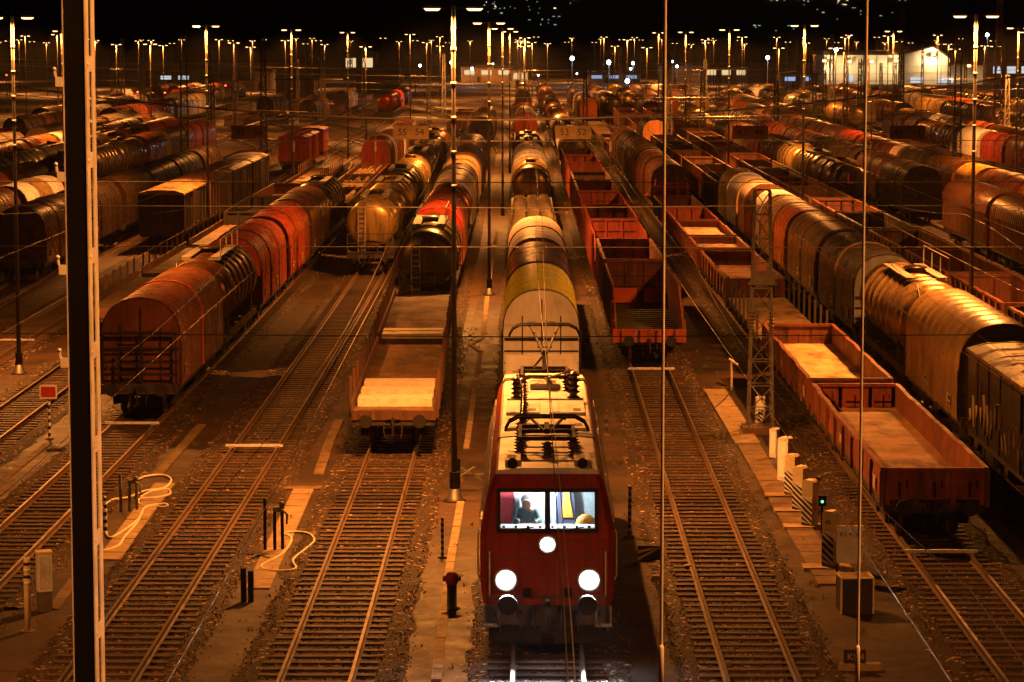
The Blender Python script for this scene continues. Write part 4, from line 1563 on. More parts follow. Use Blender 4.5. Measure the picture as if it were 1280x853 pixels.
train(19.9, 'of gondolas beside the ringed tank', [
    ('high', 92 + 14.4 * i, 105 + 14.4 * i, ('brown', 'rust', 'rust', 'brown', 'dark', 'rust', 'brown', 'rust', 'dark', 'brown', 'rust', 'brown', 'rust', 'dark', 'brown', 'rust')[i],
     H(floor=[(0.05, .03, .018), (0.12, 0.05, .02), (0.02, 0.015, 0.01)][i % 3])) for i in range(16)], [(335, 440, ['high', 'hood']), (455, 600, ['hood', 'hood', 'tank'])], 33)
train(24.5, 'led by the tank lettered L', [
    ('tank', 205, 220, 'dark', H(opts=H(bands=2), end='brown', label='dark tank wagon with a red letter on its round end')),
    ('tank', 221.4, 236.4, 'olive', H(opts=H(bands=5))), ('tank', 237.8, 252.8, 'brass', H(opts=H(bands=4))), ('hood', 254.2, 268.2, 'dark'), ('hood', 269.6, 283.6, 'orange', H(end='orange'))],
    [(286, 420, ['hood', 'tank']), (440, 600, ['hood', 'high'])], 34)
train(29.1, 'led by the slatted ribbed vans', [
    ('slat', 146, 163, 'rust', H(secs=['brown'], end='rust')), ('slat', 164.4, 181.4, 'brown', H(secs=['brown'], end='rust', label='brown slatted van with ribbed roof and rust end, second of the pair')),
    ('hood', 200, 214, 'dark'), ('hood', 215.4, 229.4, 'brown'), ('hood', 230.8, 244.8, 'dark'), ('hood', 246.2, 260.2, 'olive'), ('hood', 261.6, 275.6, 'brown')],
    [(278, 420, ['hood', 'tank', 'hood']), (440, 600, ['hood'])], 35)
train(33.7, 'with the yellow hood, right side', [
    ('hood', 166, 180, 'orange'), ('hood', 181.4, 195.4, 'orange', H(secs=[(0.38, 0.12, 0.045)])), ('hood', 196.8, 205.8, 'yellow', H(secs=[(0.6, 0.34, 0.06)], opts=H(nsec=1))), ('hood', 207.2, 221.2, 'brown'), ('hood', 222.6, 236.6, 'dark'),
    ('hood', 238, 252, 'pink', H(secs=['pink', 'rust'])), ('hood', 253.4, 267.4, 'orange', H(secs=['rust', 'orange'])), ('hood', 268.8, 282.8, 'red')],
    [(285, 400, ['hood']), (420, 600, ['hood', 'tank'])], 36)
for i, x in enumerate((38.3, 42.9, 47.5, 52.1, 56.7, 61.3, 65.9, 70.5, 75.1, 79.7, 84.3)):
    a = x * 5.1 + rnd.uniform(5, 50)
    kinds = [['low', 'flat', 'hood'], ['flat', 'low', 'tank'], ['hood', 'tank', 'hood'], ['hood', 'high', 'hood']][i % 4]
    if i >= 8:
        train(x, '%s tracks right of the locomotive' % NUM[(i - 4) % 11 if False else i + 4], [], [(a, 600, kinds)], 40 + i)
    else:
        train(x, '%s tracks right of the locomotive' % NUM[(i - 4) % 11 if False else i + 4], [], [(a, a + 110, kinds), (a + 140, 600, kinds + ['hood'])], 40 + i)

# graffiti scrawl and the letter on wagons belong to those wagons' surfaces
for o in list(COL.objects):
    if o.get('label', '').startswith('dark box wagon with pale graffiti'):
        mb = MB()
        r0 = random.Random(3)
        x = -1.49
        last = None
        for k in range(15):
            y = -2.0 + 0.65 * k
            z = 1.55 + 0.35 * math.sin(k * 1.3) + r0.uniform(0, 0.3)
            pts = [(x, y + r0.uniform(-.1, .1), z), (x, y + r0.uniform(-.1, .3), z + r0.uniform(.4, .9)), (x, y + .4, z + r0.uniform(-.2, .5)), (x, y + .5, z + r0.uniform(-.3, 0.1))]
            pts = ([last] if last else []) + pts
            last = pts[-1]
            for p, q in zip(pts[:-1], pts[1:]):
                mb.bar(p, q, 0.012, 0.07, up=(1, 0, 0))
        mb.obj('graffiti', 'signplate', o)
    if o.get('label', '').startswith('dark tank wagon with a red letter'):
        text_mesh('letter', 'L', 1.1, o, (-0.1, -7.18, 3.0), (PI / 2, 0, 0), 'redplate')
    if o.get('label', '').startswith('brown slatted van with ribbed'):
        MB().box(-1.2, -0.7, -8.48, -8.44, 2.5, 3.2).obj('placard', 'white', o)
# ------------------------------------------------------------------ the locomotive
LY = 68.45                                          # its middle along the track
loco = thing('locomotive', 'red electric locomotive with glowing headlights and lit cab windows', 'locomotive', (TX(0.35, LY), LY, 0))
HLEN = 9.25


def yf(z):                                          # slanted front
    return -HLEN if z < 2.45 else -HLEN + (z - 2.45) * 0.42


ZL = [0.95, 1.3, 2.0, 2.45, 2.62, 3.46, 3.62, 3.80]
HW = [1.42, 1.48, 1.49, 1.49, 1.48, 1.30, 1.24, 1.16]
FK = 0.90                                           # the front face is narrower, with chamfered corners
body = MB()


def lev(z, hw, y0, k):
    return [(-hw * k, y0, z), (hw * k, y0, z)]


n = len(ZL)
secs = []
for which in range(4):
    row = []
    for z, hw in zip(ZL, HW):
        if which == 0:
            row.append((hw * FK, yf(z), z))
        elif which == 1:
            row.append((hw, yf(z) + 0.28, z))
        elif which == 2:
            row.append((hw, -(yf(z) + 0.28), z))
        else:
            row.append((hw * FK, -yf(z), z))
    secs.append(row)
WX = 1.06
for sx in (-1, 1):
    vs = [(sx * x, y, z) for row in secs for x, y, z in row]
    body.add(vs, [(q * n + i, q * n + i + 1, (q + 1) * n + i + 1, (q + 1) * n + i) for q in range(3) for i in range(n - 1)])
for i in range(n - 1):
    a, b = secs[0][i], secs[0][i + 1]
    if i == 4:                                       # window band: only the pillars beside the opening
        for sx in (-1, 1):
            body.quad((sx * a[0], a[1], a[2]), (sx * WX, a[1], a[2]), (sx * WX, b[1], b[2]), (sx * b[0], b[1], b[2]))
    else:
        body.quad((-a[0], a[1], a[2]), (a[0], a[1], a[2]), (b[0], b[1], b[2]), (-b[0], b[1], b[2]))
    a, b = secs[3][i], secs[3][i + 1]
    body.quad((-a[0], a[1], a[2]), (a[0], a[1], a[2]), (b[0], b[1], b[2]), (-b[0], b[1], b[2]))
body.quad((-1.3, -HLEN, 0.95), (1.3, -HLEN, 0.95), (1.3, HLEN, 0.95), (-1.3, HLEN, 0.95))
bo = body.obj('body', 'locored', loco)
# roof: pale raised deck with a rounded front edge
rf = MB()
ry = -yf(3.80)
rf.prism([(1.16, 3.79), (1.10, 3.88), (0.6, 3.93), (-0.6, 3.93), (-1.10, 3.88), (-1.16, 3.79)], -ry + 0.02, ry - 0.02)
rf.obj('roof', 'locoroof', loco)
# side slopes with louvred grilles
for sx in (-1, 1):
    g = MB()
    for k in range(64):
        y = -7.2 + 14.4 * k / 63
        g.bar((sx * 1.505, y, 2.55), (sx * 1.33, y, 3.36), 0.09, 0.03, up=(0, 1, 0))
    go = g.obj('side_grille', 'galvpale', loco)
    e = MB()
    e.bar((sx * 1.475, -8.4, 2.70), (sx * 1.475, 8.4, 2.70), 0.05)
    e.obj('gutter_rail', 'galvpale', loco)
    d = MB()
    d.box(min(sx * 1.485, sx * 1.51), max(sx * 1.485, sx * 1.51), -7.95, -7.3, 1.25, 2.4)
    d.obj('cab_door', 'locored', loco)
    for yy in (-8.85,):
        hb = MB()
        hb.tube([(sx * 1.52, -8.1, 1.3), (sx * 1.56, -8.1, 1.4), (sx * 1.56, -8.1, 2.35), (sx * 1.52, -8.1, 2.45)], 0.02, 6)
        hb.obj('handrail', 'galvpale', loco)
# windscreen: dark frame, two panes, each a mesh
fr = MB()
zb, zt = 2.60, 3.48


def FP(x, z, o):
    return (x, yf(z) - o, z)


for (xa, xb, za, zb_) in ((-1.12, 1.12, zb - 0.02, zb + 0.06), (-1.12, 1.12, zt - 0.06, zt + 0.02), (-1.12, -1.04, zb, zt), (1.04, 1.12, zb, zt), (-0.06, 0.06, zb, zt)):
    o0, o1 = 0.045, -0.03
    vs = [FP(xa, za, o0), FP(xb, za, o0), FP(xb, zb_, o0), FP(xa, zb_, o0), FP(xa, za, o1), FP(xb, za, o1), FP(xb, zb_, o1), FP(xa, zb_, o1)]
    fr.add(vs, [(0, 1, 2, 3), (7, 6, 5, 4), (0, 4, 5, 1), (1, 5, 6, 2), (2, 6, 7, 3), (3, 7, 4, 0)])
fro = fr.obj('windscreen_frame', 'black', loco)
for xa, xb in ((-1.04, -0.06), (0.06, 1.04)):
    p = MB()
    p.quad(FP(xa, zb + 0.05, 0.005), FP(xb, zb + 0.05, 0.005), FP(xb, zt - 0.05, 0.005), FP(xa, zt - 0.05, 0.005))
    p.obj('windscreen_pane', 'glass', fro)
    w = MB()
    xm = xa + 0.3
    w.tube([FP(xm, zb + 0.02, 0.06), FP(xm + 0.45, zb + 0.10, 0.06)], 0.014, 5)
    w.obj('wiper', 'black', fro)
# cab interior
ci = MB()
cy0, cy1 = -8.72, -7.25
ci.quad((-1.2, cy1, 1.4), (1.2, cy1, 1.4), (1.2, cy1, 3.6), (-1.2, cy1, 3.6))
ci.quad((-1.2, cy0 + .12, 3.58), (1.2, cy0 + .12, 3.58), (1.2, cy1, 3.6), (-1.2, cy1, 3.6))
ci.quad((-1.22, cy0, 1.4), (-1.22, cy1, 1.4), (-1.22, cy1, 3.6), (-1.22, cy0, 3.6))
ci.quad((1.22, cy0, 1.4), (1.22, cy1, 1.4), (1.22, cy1, 3.6), (1.22, cy0, 3.6))
ci.quad((-1.2, -9.1, 1.4), (1.2, -9.1, 1.4), (1.2, cy1, 1.4), (-1.2, cy1, 1.4))
cio = ci.obj('cab_interior', 'cabwall', loco)
ds = MB()
ds.prism([(-1.18, 2.3), (1.18, 2.3), (1.18, 2.66), (-1.18, 2.66)], -9.12, -8.62)
for k in range(8):
    ds.box(-1.0 + 0.27 * k, -0.94 + 0.27 * k, -9.1, -9.04, 2.66, 2.70, 1)
ds.obj('control_desk', ['cabwall', 'black'], cio)
eq = MB()
eq.box(-0.30, 0.10, -7.4, -7.26, 2.1, 3.4)
eq.box(0.85, 1.18, -7.5, -7.26, 2.0, 3.3)
eq.obj('cab_cupboard', 'cabgrey', cio)
sb = MB()
sb.box(-0.62, -0.08, -7.80, -7.66, 2.0, 3.20)
sb.box(-0.62, -0.08, -8.2, -7.7, 1.85, 2.0)
sb.obj('driver_seat', 'cabgrey', cio)
tag(MB().prism([(-1.12, 2.5), (-0.82, 2.45), (-0.74, 3.0), (-0.82, 3.55), (-1.12, 3.55)], -7.42, -7.32).obj('red_curtain', 'redcloth', cio))
point('cab_lamp', (loco.location.x, LY - 8.1, 3.35), 230, (0.80, 0.93, 1.0), 0.15)


# the driver, seated, one continuous skinned figure
def skinned(name, joints, edges, mat, parent=None, loc=(0, 0, 0), root=0, levels=2):
    me = bpy.data.meshes.new(name)
    me.from_pydata([j[0] for j in joints], edges, [])
    o = bpy.data.objects.new(name, me)
    COL.objects.link(o)
    sk = o.modifiers.new('skin', 'SKIN')
    for i, j in enumerate(joints):
        me.skin_vertices[0].data[i].radius = j[1] if isinstance(j[1], tuple) else (j[1], j[1])
        me.skin_vertices[0].data[i].use_root = (i == root)
    ss = o.modifiers.new('sub', 'SUBSURF')
    ss.levels = ss.render_levels = levels
    dg = bpy.context.evaluated_depsgraph_get()
    dg.update()
    m2 = bpy.data.meshes.new_from_object(o.evaluated_get(dg))
    bpy.data.objects.remove(o)
    bpy.data.meshes.remove(me)
    m2.name = name
    m2.materials.clear()
    m2.materials.append(M[mat])
    for p in m2.polygons:
        p.use_smooth = True
        p.material_index = 0
    return link(name, m2, parent, loc)


drv = thing('person', 'grey haired driver in dark jumper seated behind the locomotive windscreen', 'person', (loco.location.x - 0.45, LY - 8.2, 2.36))
J = [((0, 0.12, 0.05), (0.17, 0.13)), ((0, 0.10, 0.28), (0.16, 0.115)), ((0, 0.06, 0.48), (0.185, 0.12)), ((0, 0.03, 0.575), (0.07, 0.07)), ((0.0, -0.02, 0.635), (0.115, 0.13)), ((0.0, -0.01, 0.72), (0.15, 0.17)), ((0, 0.0, 0.80), (0.13, 0.15)),
     ((-0.20, 0.05, 0.53), 0.062), ((-0.27, -0.10, 0.32), 0.05), ((-0.2, -0.36, 0.36), 0.036), ((-0.19, -0.45, 0.37), (0.04, 0.025)),
     ((0.20, 0.05, 0.53), 0.062), ((0.27, -0.08, 0.30), 0.05), ((0.2, -0.34, 0.34), 0.036), ((0.19, -0.43, 0.35), (0.04, 0.025)),
     ((-0.10, -0.05, 0.04), 0.09), ((-0.12, -0.42, 0.06), 0.065), ((-0.12, -0.45, -0.35), 0.05), ((0.10, -0.05, 0.04), 0.09), ((0.12, -0.42, 0.06), 0.065), ((0.12, -0.45, -0.35), 0.05)]
E = [(0, 1), (1, 2), (2, 3), (3, 4), (4, 5), (5, 6), (2, 7), (7, 8), (8, 9), (9, 10), (2, 11), (11, 12), (12, 13), (13, 14), (0, 15), (15, 16), (16, 17), (0, 18), (18, 19), (19, 20)]
skinned('body', J, E, 'skin', drv)
JJ = [(p, tuple(v + 0.02 for v in (r if isinstance(r, tuple) else (r, r)))) for p, r in J]
skinned('jumper', [JJ[i] for i in (0, 1, 2, 7, 8, 9, 11, 12, 13)], [(0, 1), (1, 2), (2, 3), (3, 4), (4, 5), (2, 6), (6, 7), (7, 8)], 'shirt', drv)
skinned('hair', [((0, 0.08, 0.68), (0.14, 0.11)), ((0, 0.06, 0.77), (0.165, 0.15)), ((0, 0.015, 0.85), (0.15, 0.16))], [(0, 1), (1, 2)], 'hair', drv)
fc = MB()
for sx in (-1, 1):
    fc.lathe([(-0.012, 0.0001), (-0.008, 0.011), (0.0, 0.014)], 'y', c=(sx * 0.032, -0.108, 0.725), n=8)
fc.obj('eyes', 'black', drv)
MB().tube([(0, -0.105, 0.725), (0, -0.135, 0.69), (0, -0.108, 0.685)], 0.014, 6).obj('nose', 'skin', drv)
MB().box(-0.028, 0.028, -0.106, -0.098, 0.645, 0.653).obj('mouth', 'redcloth', drv)
for sx in (-1, 1):
    MB().lathe([(-0.012, 0.012), (0, 0.03), (0.012, 0.012)], 'x', c=(sx * 0.092, 0.0, 0.71), n=8).obj('ear', 'skin', drv)
# jackets hanging on the back wall of the cab
jk = thing('jacket', 'dark jacket hanging with an orange hi-vis vest in the lit cab', 'jacket', (loco.location.x + 0.42, LY - 7.45, 2.0))
MB().prism([(-0.24, 0.2), (0.22, 0.2), (0.20, 1.0), (0.12, 1.45), (-0.12, 1.45), (-0.22, 1.0)], -0.06, 0.12).obj('coat', 'navy', jk)
MB().prism([(-0.09, 0.62), (0.17, 0.62), (0.10, 1.0), (0.05, 1.46), (-0.04, 1.46), (-0.06, 1.0)], -0.11, -0.065).obj('vest', 'orange', jk)
bg = thing('bag', 'orange bag on the cab shelf beside the hanging jacket', 'bag', (loco.location.x + 0.86, LY - 8.4, 2.55))
MB().lathe([(0.0, 0.2), (0.08, 0.24), (0.2, 0.2), (0.28, 0.1), (0.29, 0.001)], 'z', n=12).obj('bag_body', 'orange', bg)

# headlights, marker strip, lower front
for (x, z, r) in ((-0.92, 1.52, 0.215), (0.92, 1.52, 0.215), (0.0, 2.32, 0.16)):
    h = MB()
    h.lathe([(0.0, r + 0.06), (-0.05, r + 0.06), (-0.06, r + 0.01), (-0.02, r)], 'y', c=(x, -HLEN - 0.002, z), n=20)
    ho = h.obj('headlight', 'galv', loco)
    l = MB()
    l.lathe([(-0.052, 0.0001), (-0.050, r * 0.42), (-0.045, r * 0.66), (-0.036, r * 0.82), (-0.022, r * 0.99)], 'y', c=(x, -HLEN - 0.002, z), n=24, mats=[0, 0, 1, 2])
    l.obj('lens', ['headlight', 'headmid', 'headglow'], ho)
    spot('headlight_beam', (loco.location.x + x, LY - HLEN - 0.12, z), 7000 if r > .2 else 2500, (0.9, 0.95, 1.0), 52, 1.0, 0.12, (R(80), 0, 0)).rotation_euler = (R(70), 0, PI)
for x in (-1.12, -0.62, 0.62, 1.12):
    hs = MB()
    hs.box(x - 0.06, x + 0.06, -HLEN - 0.06, -HLEN + 0.02, 0.70, 0.84)
    hs.tube([(x, -HLEN - 0.06, 0.76), (x + 0.03, -HLEN - 0.2, 0.62), (x + 0.06, -HLEN - 0.2, 0.42), (x + 0.02, -HLEN - 0.1, 0.34)], 0.028, 6)
    hs.obj('brake_hose', 'rubber', loco)
for sx in (-1, 1):
    sk2 = MB()
    sk2.box(min(sx * 1.05, sx * 1.42), max(sx * 1.05, sx * 1.42), -HLEN - 0.22, -HLEN + 0.05, 0.50, 0.55)
    sk2.bar((sx * 1.08, -HLEN - 0.08, 0.5), (sx * 1.08, -HLEN - 0.08, 0.95), 0.04)
    sk2.bar((sx * 1.40, -HLEN - 0.08, 0.5), (sx * 1.40, -HLEN - 0.08, 0.95), 0.04)
    sk2.obj('step', 'galv', loco)
    so_ = MB()
    so_.box(sx * 0.45 - 0.09, sx * 0.45 + 0.09, -HLEN - 0.08, -HLEN, 1.16, 1.34)
    so_.obj('socket_box', 'dark', loco)
ap = MB()
ap.prism([(-1.36, 0.35), (1.36, 0.35), (1.40, 0.94), (-1.40, 0.94)], -HLEN + 0.02, -HLEN + 0.3)
ap.obj('apron', 'locogrey', loco)
pl = MB()
for sx in (-1, 1):
    vs = [(sx * 0.15, -HLEN - 0.28, 0.14), (sx * 1.3, -HLEN - 0.02, 0.14), (sx * 1.3, -HLEN - 0.02, 0.52), (sx * 0.15, -HLEN - 0.22, 0.52)]
    vs += [(x, y + 0.05, z) for x, y, z in vs]
    pl.add(vs, [(0, 1, 2, 3), (7, 6, 5, 4), (0, 4, 5, 1), (1, 5, 6, 2), (2, 6, 7, 3), (3, 7, 4, 0)])
pl.obj('snow_plough', 'dark', loco)
for sx in (-1, 1):
    link('buffer', cached('buffer', buffer_mesh), loco, (sx * 0.875, -HLEN, 1.06))
    link('buffer', cached('buffer', buffer_mesh), loco, (sx * 0.875, HLEN, 1.06), PI)
link('coupling', cached('coupling', coupling_mesh), loco, (0, -HLEN - 0.02, 0))
for sx in (-1, 1):
    cs = MB()
    cs.tube([(sx * 1.28, -HLEN - 0.01, 1.15), (sx * 1.28, -HLEN - 0.05, 1.2), (sx * 1.28, -HLEN - 0.05, 2.1), (sx * 1.28, -HLEN - 0.01, 2.15)], 0.018, 6)
    cs.obj('handrail', 'galvpale', loco)
sp = MB()
sp.box(-1.3, 1.3, -HLEN - 0.012, -HLEN - 0.002, 1.985, 2.0)
sp.box(-1.3, 1.3, -HLEN - 0.03, -HLEN - 0.002, 1.12, 1.17)
sp.obj('panel_seam', 'locogrey', loco)
for sy in (-1, 1):
    b = link('bogie', cached('bogie', bogie_mesh), loco, (0, sy * 5.2, 0))
    for yy in (-0.9, 0.9):
        link('wheelset', cached('wheel', wheel_mesh), b, (0, yy, 0))
    sk_ = MB()
    for sx in (-1, 1):
        sk_.box(sx * 1.36 - 0.04, sx * 1.36 + 0.04, sy * 5.2 - 2.1, sy * 5.2 + 2.1, 0.45, 0.96)
    sk_.obj('bogie_skirt', 'locogrey', loco)

# roof equipment
Z0 = 3.93
for (y0, y1) in ((-3.75, -3.1), (7.2, 7.75)):
    bd = MB()
    bd.prism([(1.17, 3.80), (1.115, 3.90), (0.6, 3.955), (-0.6, 3.955), (-1.115, 3.90), (-1.17, 3.80)], y0, y1)
    bd.obj('dark_roof_band', 'locoband', loco)
for (xa, xb, ya, yb, h) in ((-1.0, -0.2, -2.7, -0.6, 0.05), (0.1, 1.0, -2.7, -0.6, 0.05), (-1.0, -0.15, 0.0, 2.3, 0.06), (0.1, 1.0, 0.0, 2.3, 0.06), (-1.0, 1.0, 2.8, 4.3, 0.04), (-0.95, -0.6, -8.3, -7.2, 0.12), (0.6, 0.95, -8.3, -7.2, 0.12), (-0.4, 0.4, 4.9, 6.1, 0.16)):
    hb = MB()
    hb.box(xa, xb, ya, yb, Z0 - 0.04, Z0 + h)
    hb.bar((xa + 0.1, ya + 0.1, Z0 + h), (xa + 0.25, ya + 0.1, Z0 + h), 0.03)
    for k in range(4):
        hb.bar((xb - 0.3, ya + 0.3 + 0.12 * k, Z0 + h + 0.005), (xb - 0.1, ya + 0.3 + 0.12 * k, Z0 + h + 0.005), 0.03)
    hb.obj('roof_hatch', 'locoroof', loco)


def insulator(x, y, h=0.42, r=0.13):
    mb = MB()
    rings = []
    k = 5
    for i in range(k):
        z = Z0 + h * i / k
        rings += [(z, r * 0.55), (z + h / k * 0.35, r), (z + h / k * 0.6, r * 0.55)]
    rings.append((Z0 + h, 0.05))
    mb.lathe(rings, 'z', c=(x, y, 0), n=12)
    mb.box(x - 0.1, x + 0.1, y - 0.1, y + 0.1, Z0 - 0.03, Z0 + 0.02)
    return mb.obj('insulator', 'insul', loco)


for (x, y, h, r) in ((-0.62, -6.9, .36, .15), (0.0, -7.1, .36, .15), (0.62, -6.9, .36, .15), (-0.62, -5.0, .36, .15), (0.62, -5.0, .36, .15), (-0.62, -4.1, .4, .14), (-0.75, 3.0, .6, .17), (0.75, 3.0, .75, .19), (-0.62, 4.4, .4, .16), (0.62, 4.6, .4, .16), (-0.62, 6.6, .4, .15), (0.62, 6.6, .4, .15), (-0.55, -2.4, .35, .11), (-0.55, -0.4, .35, .11), (-0.55, 1.6, .35, .11)):
    insulator(x, y, h, r)
bb = MB()
bb.tube([(-0.62, -4.1, Z0 + 0.44), (-0.58, -2.4, Z0 + 0.40), (-0.56, -0.4, Z0 + 0.40), (-0.56, 1.6, Z0 + 0.40), (-0.72, 3.0, Z0 + 0.64)], 0.035, 6)
bb.tube([(-0.75, 3.0, Z0 + 0.64), (0, 3.4, Z0 + 0.5), (0.75, 3.0, Z0 + 0.78)], 0.03, 6)
for k in range(14):
    y = -4.0 + 0.5 * k
    bb.lathe([(y, 0.036), (y + 0.06, 0.075), (y + 0.12, 0.036)], 'y', c=(-0.57, 0, Z0 + 0.405), n=8)
bb.obj('busbar', 'insul', loco)
for x in (-0.78, 0.78):
    hn = MB()
    hn.lathe([(-8.66, 0.12), (-8.5, 0.10), (-8.2, 0.05), (-8.1, 0.05)], 'y', c=(x, 0, Z0 + 0.10), n=12)
    hn.box(x - 0.05, x + 0.05, -8.4, -8.3, Z0 - 0.1, Z0 + 0.06)
    hn.obj('horn', 'dark', loco)


def panto(yb, raised):
    s = 1 if yb > 0 else -1
    b = MB()
    zb = Z0 + 0.40
    for x in (-0.62, 0.62):
        b.bar((x, yb - 1.0, zb), (x, yb + 1.0, zb), 0.08)
    for y in (yb - 1.0, yb + 0.2, yb + 1.0):
        b.bar((-0.66, y, zb), (0.66, y, zb), 0.09)
    po = b.obj('pantograph', 'dark', loco)
    a = MB()
    if raised:
        kn = (0, yb + 1.0 - 1.75, zb + 0.62)
        a.bar((0, yb + 0.9, zb + 0.05), kn, 0.13)
        a.bar((-0.3, yb + 0.7, zb + 0.05), (kn[0] - .04, kn[1] + .2, kn[2] - .1), 0.045)
        hz = 5.58
        hy = yb + 0.55
        for x in (-1, 1):
            a.bar((x * 0.05, kn[1], kn[2]), (x * 0.36, hy, hz - 0.08), 0.055)
        a.bar((-0.2, hy - .62, hz - .55), (0.2, hy - .62, hz - .55), 0.04)
    else:
        kn = (0, yb - 0.95, zb + 0.16)
        a.bar((0, yb + 0.9, zb + 0.06), kn, 0.12)
        hz = zb + 0.28
        hy = yb + 0.55
        for x in (-1, 1):
            a.bar((x * 0.06, kn[1], kn[2]), (x * 0.4, hy, hz), 0.05)
    a.obj('pantograph_arm', 'dark', po)
    h = MB()
    for dy in (-0.2, 0.2):
        h.tube([(-0.98, hy + dy, hz - 0.30), (-0.88, hy + dy, hz - 0.10), (-0.66, hy + dy, hz + 0.02), (0.66, hy + dy, hz + 0.02), (0.88, hy + dy, hz - 0.10), (0.98, hy + dy, hz - 0.30)], 0.032, 6)
    for x in (-0.42, 0.42):
        h.bar((x, hy - 0.22, hz - 0.02), (x, hy + 0.22, hz - 0.02), 0.05)
    h.obj('pantograph_head', 'dark', po)


panto(-5.9, False)
panto(5.6, True)
# ------------------------------------------------------------------ lamp posts
def lamp_meshes(h):
    key = ('lamp', round(h, 2))
    def mk():
        p = MB()
        p.tube([(0, 0, GZ), (0, 0, h * 0.5), (0, 0, h - 0.15)], 0.10, 10, r1=0.05)
        p.tube([(0, 0, GZ), (0, 0, GZ + 0.9)], 0.15, 10)
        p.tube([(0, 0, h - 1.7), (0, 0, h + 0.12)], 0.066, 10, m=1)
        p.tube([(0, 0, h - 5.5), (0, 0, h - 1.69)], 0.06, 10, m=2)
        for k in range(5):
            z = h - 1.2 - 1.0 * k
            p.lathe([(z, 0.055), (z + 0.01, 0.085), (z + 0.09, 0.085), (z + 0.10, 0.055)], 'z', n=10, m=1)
        pole = p.mesh('pole', ['polemetal', 'polelit' if h == 14.27 else 'polehalflit', 'polehalflit' if h == 14.27 else 'polemetal'])  # upper lengths carry the lamps' light in their paler colour
        b = MB()
        b.lathe([(GZ - 0.02, 0.34), (GZ + 0.06, 0.34), (GZ + 0.10, 0.24), (GZ + 0.4, 0.16)], 'z', n=14)
        base = b.mesh('base', 'polemetal')
        a = MB()
        a.bar((-0.62, 0, h + 0.05), (0.62, 0, h + 0.05), 0.06)
        arm = a.mesh('arm', 'polemetal')
        hd = MB()
        hd.prism([(-0.27, 0.0), (0.27, 0.0), (0.22, 0.08), (-0.22, 0.08)], -0.12, 0.12)
        head = hd.mesh('lamp_head', 'galv')
        gl = MB()
        gl.prism([(-0.24, 0.0), (-0.17, -0.06), (0.17, -0.06), (0.24, 0.0)], -0.10, 0.10)
        return pole, base, arm, head, gl.mesh('lamp_glass', 'lampglow')
    return cached(key, mk)


PW = 26000


def lamp_post(x, D, h, label, group, power=2600, lod=0, heads=2, flare=False, rz=0.0, cone=157):
    o = thing('lamp_post', label, 'lamp post', (x, D, 0), rz, group)
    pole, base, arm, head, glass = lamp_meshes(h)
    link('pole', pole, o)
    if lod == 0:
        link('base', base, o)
    link('arm', arm, o)
    for s in ((-1, 1) if heads == 2 else (1,)):
        hd = link('lamp_head', head, o, (s * 0.62, 0, h + 0.03))
        g = link('lamp_glass', glass, hd)
        if flare and s < 0:
            m2 = glass.copy()
            m2.materials[0] = M['lampflare']
            g.data = m2
        if lod < 2:
            spot('sodium_light', (x + s * 0.62, D, h - 0.09), power, SODIUM, cone, 0.85 if cone > 150 else 0.2, 0.16)
    if lod == 2:
        spot('sodium_light', (x, D - 0.45, h - 0.1), power * 1.1, SODIUM, 160, 0.6, 0.2)
    return o


ROWS = [(-2.3, 80, 66, 0, 'beside the locomotive'), (-21.1, 45, 66, 1, 'beside the brown hood train'), (17.0, 39, 66, 2, 'beside the long gondola train'), (36.2, 138, 66, 3, 'beyond the yellow hood'),
        (55.2, 239, 66, 4, 'in the fourth row to the right'), (74, 300, 66, 5, 'in the fifth row to the right'), (93, 360, 66, 6, 'in the sixth row to the right'), (-46, 270, 66, 7, 'in the third row to the left'), (-69, 390, 64, 8, 'in the fourth row to the left'), (-92, 440, 66, 9, 'in the fifth row to the left')]
LAMPS = []
for x0, d0, st, ri, where in ROWS:
    k = 0
    D = d0
    while D < (1000 if ri == 0 else 640):
        lod = 0 if D < 190 else 1 if D < 330 else 2
        h = 14.27 if D < 330 else rnd.uniform(12.2, 14.6)
        if not (ri == 2 and D < 30):
            lamp_post(x0 + (0 if D < 330 else rnd.uniform(-2.5, 2.5)), D + (0 if D < 200 else rnd.uniform(-5, 5)), h,
                      'tall twin-armed sodium lamp post, %s in the row %s' % (ORD[k], where), 'tall yard lamp posts in rows',
                      lod=lod, flare=(ri == 1 and k == 2), power=PW * (0.55 if D < 60 else 1.0), cone=166 if D < 60 else 157)  # unseen posts nearest the camera, wider cone added to light front faces
        k += 1
        D += st
# unseen lamps added near the bridge to light what faces the camera
for i, (x, D) in enumerate(((9, 15), (-21.1, -21), (17.0, -20))):  # the first, on an extra tall pole, is added for ropes and mast
    lamp_post(x, D, 30.0 if i == 0 else 14.27, 'unseen sodium lamp post added near the bridge for light, %s of three' % ORD[i], 'tall yard lamp posts in rows', cone=96 if i == 0 else 160, power=PW * (1.3 if i == 0 else 0.8))
# the far band of lamps seen as small bright T shapes
FAR = [3, 15, 28, 44, 62, 118, 122, 180, 192, 218, 230, 291, 318, 332, 372, 384, 392, 400, 440, 480, 500, 520, 540, 560, 588, 670, 684, 708, 714, 742, 750, 776, 792, 800, 826, 842, 862, 886, 890, 922, 928, 982, 1030, 1042, 1067, 1092, 1102, 1134, 1166, 1172, 1196, 1236]
for i, px in enumerate(FAR):
    D = rnd.uniform(620, 1000)
    s_ = FPX / (D + 1.5)
    x = (px - 665) / s_
    h = CAMH + rnd.uniform(-1.0, 1.0)
    lamp_post(x, D, h, 'small far sodium lamp post above the yard, %d pixels of glow among many' % 0 if False else 'far twin-armed sodium lamp post glowing low over the end of the yard', 'far lamp posts at the end of the yard',
              lod=2 if i % 2 == 0 else 3, power=PW)


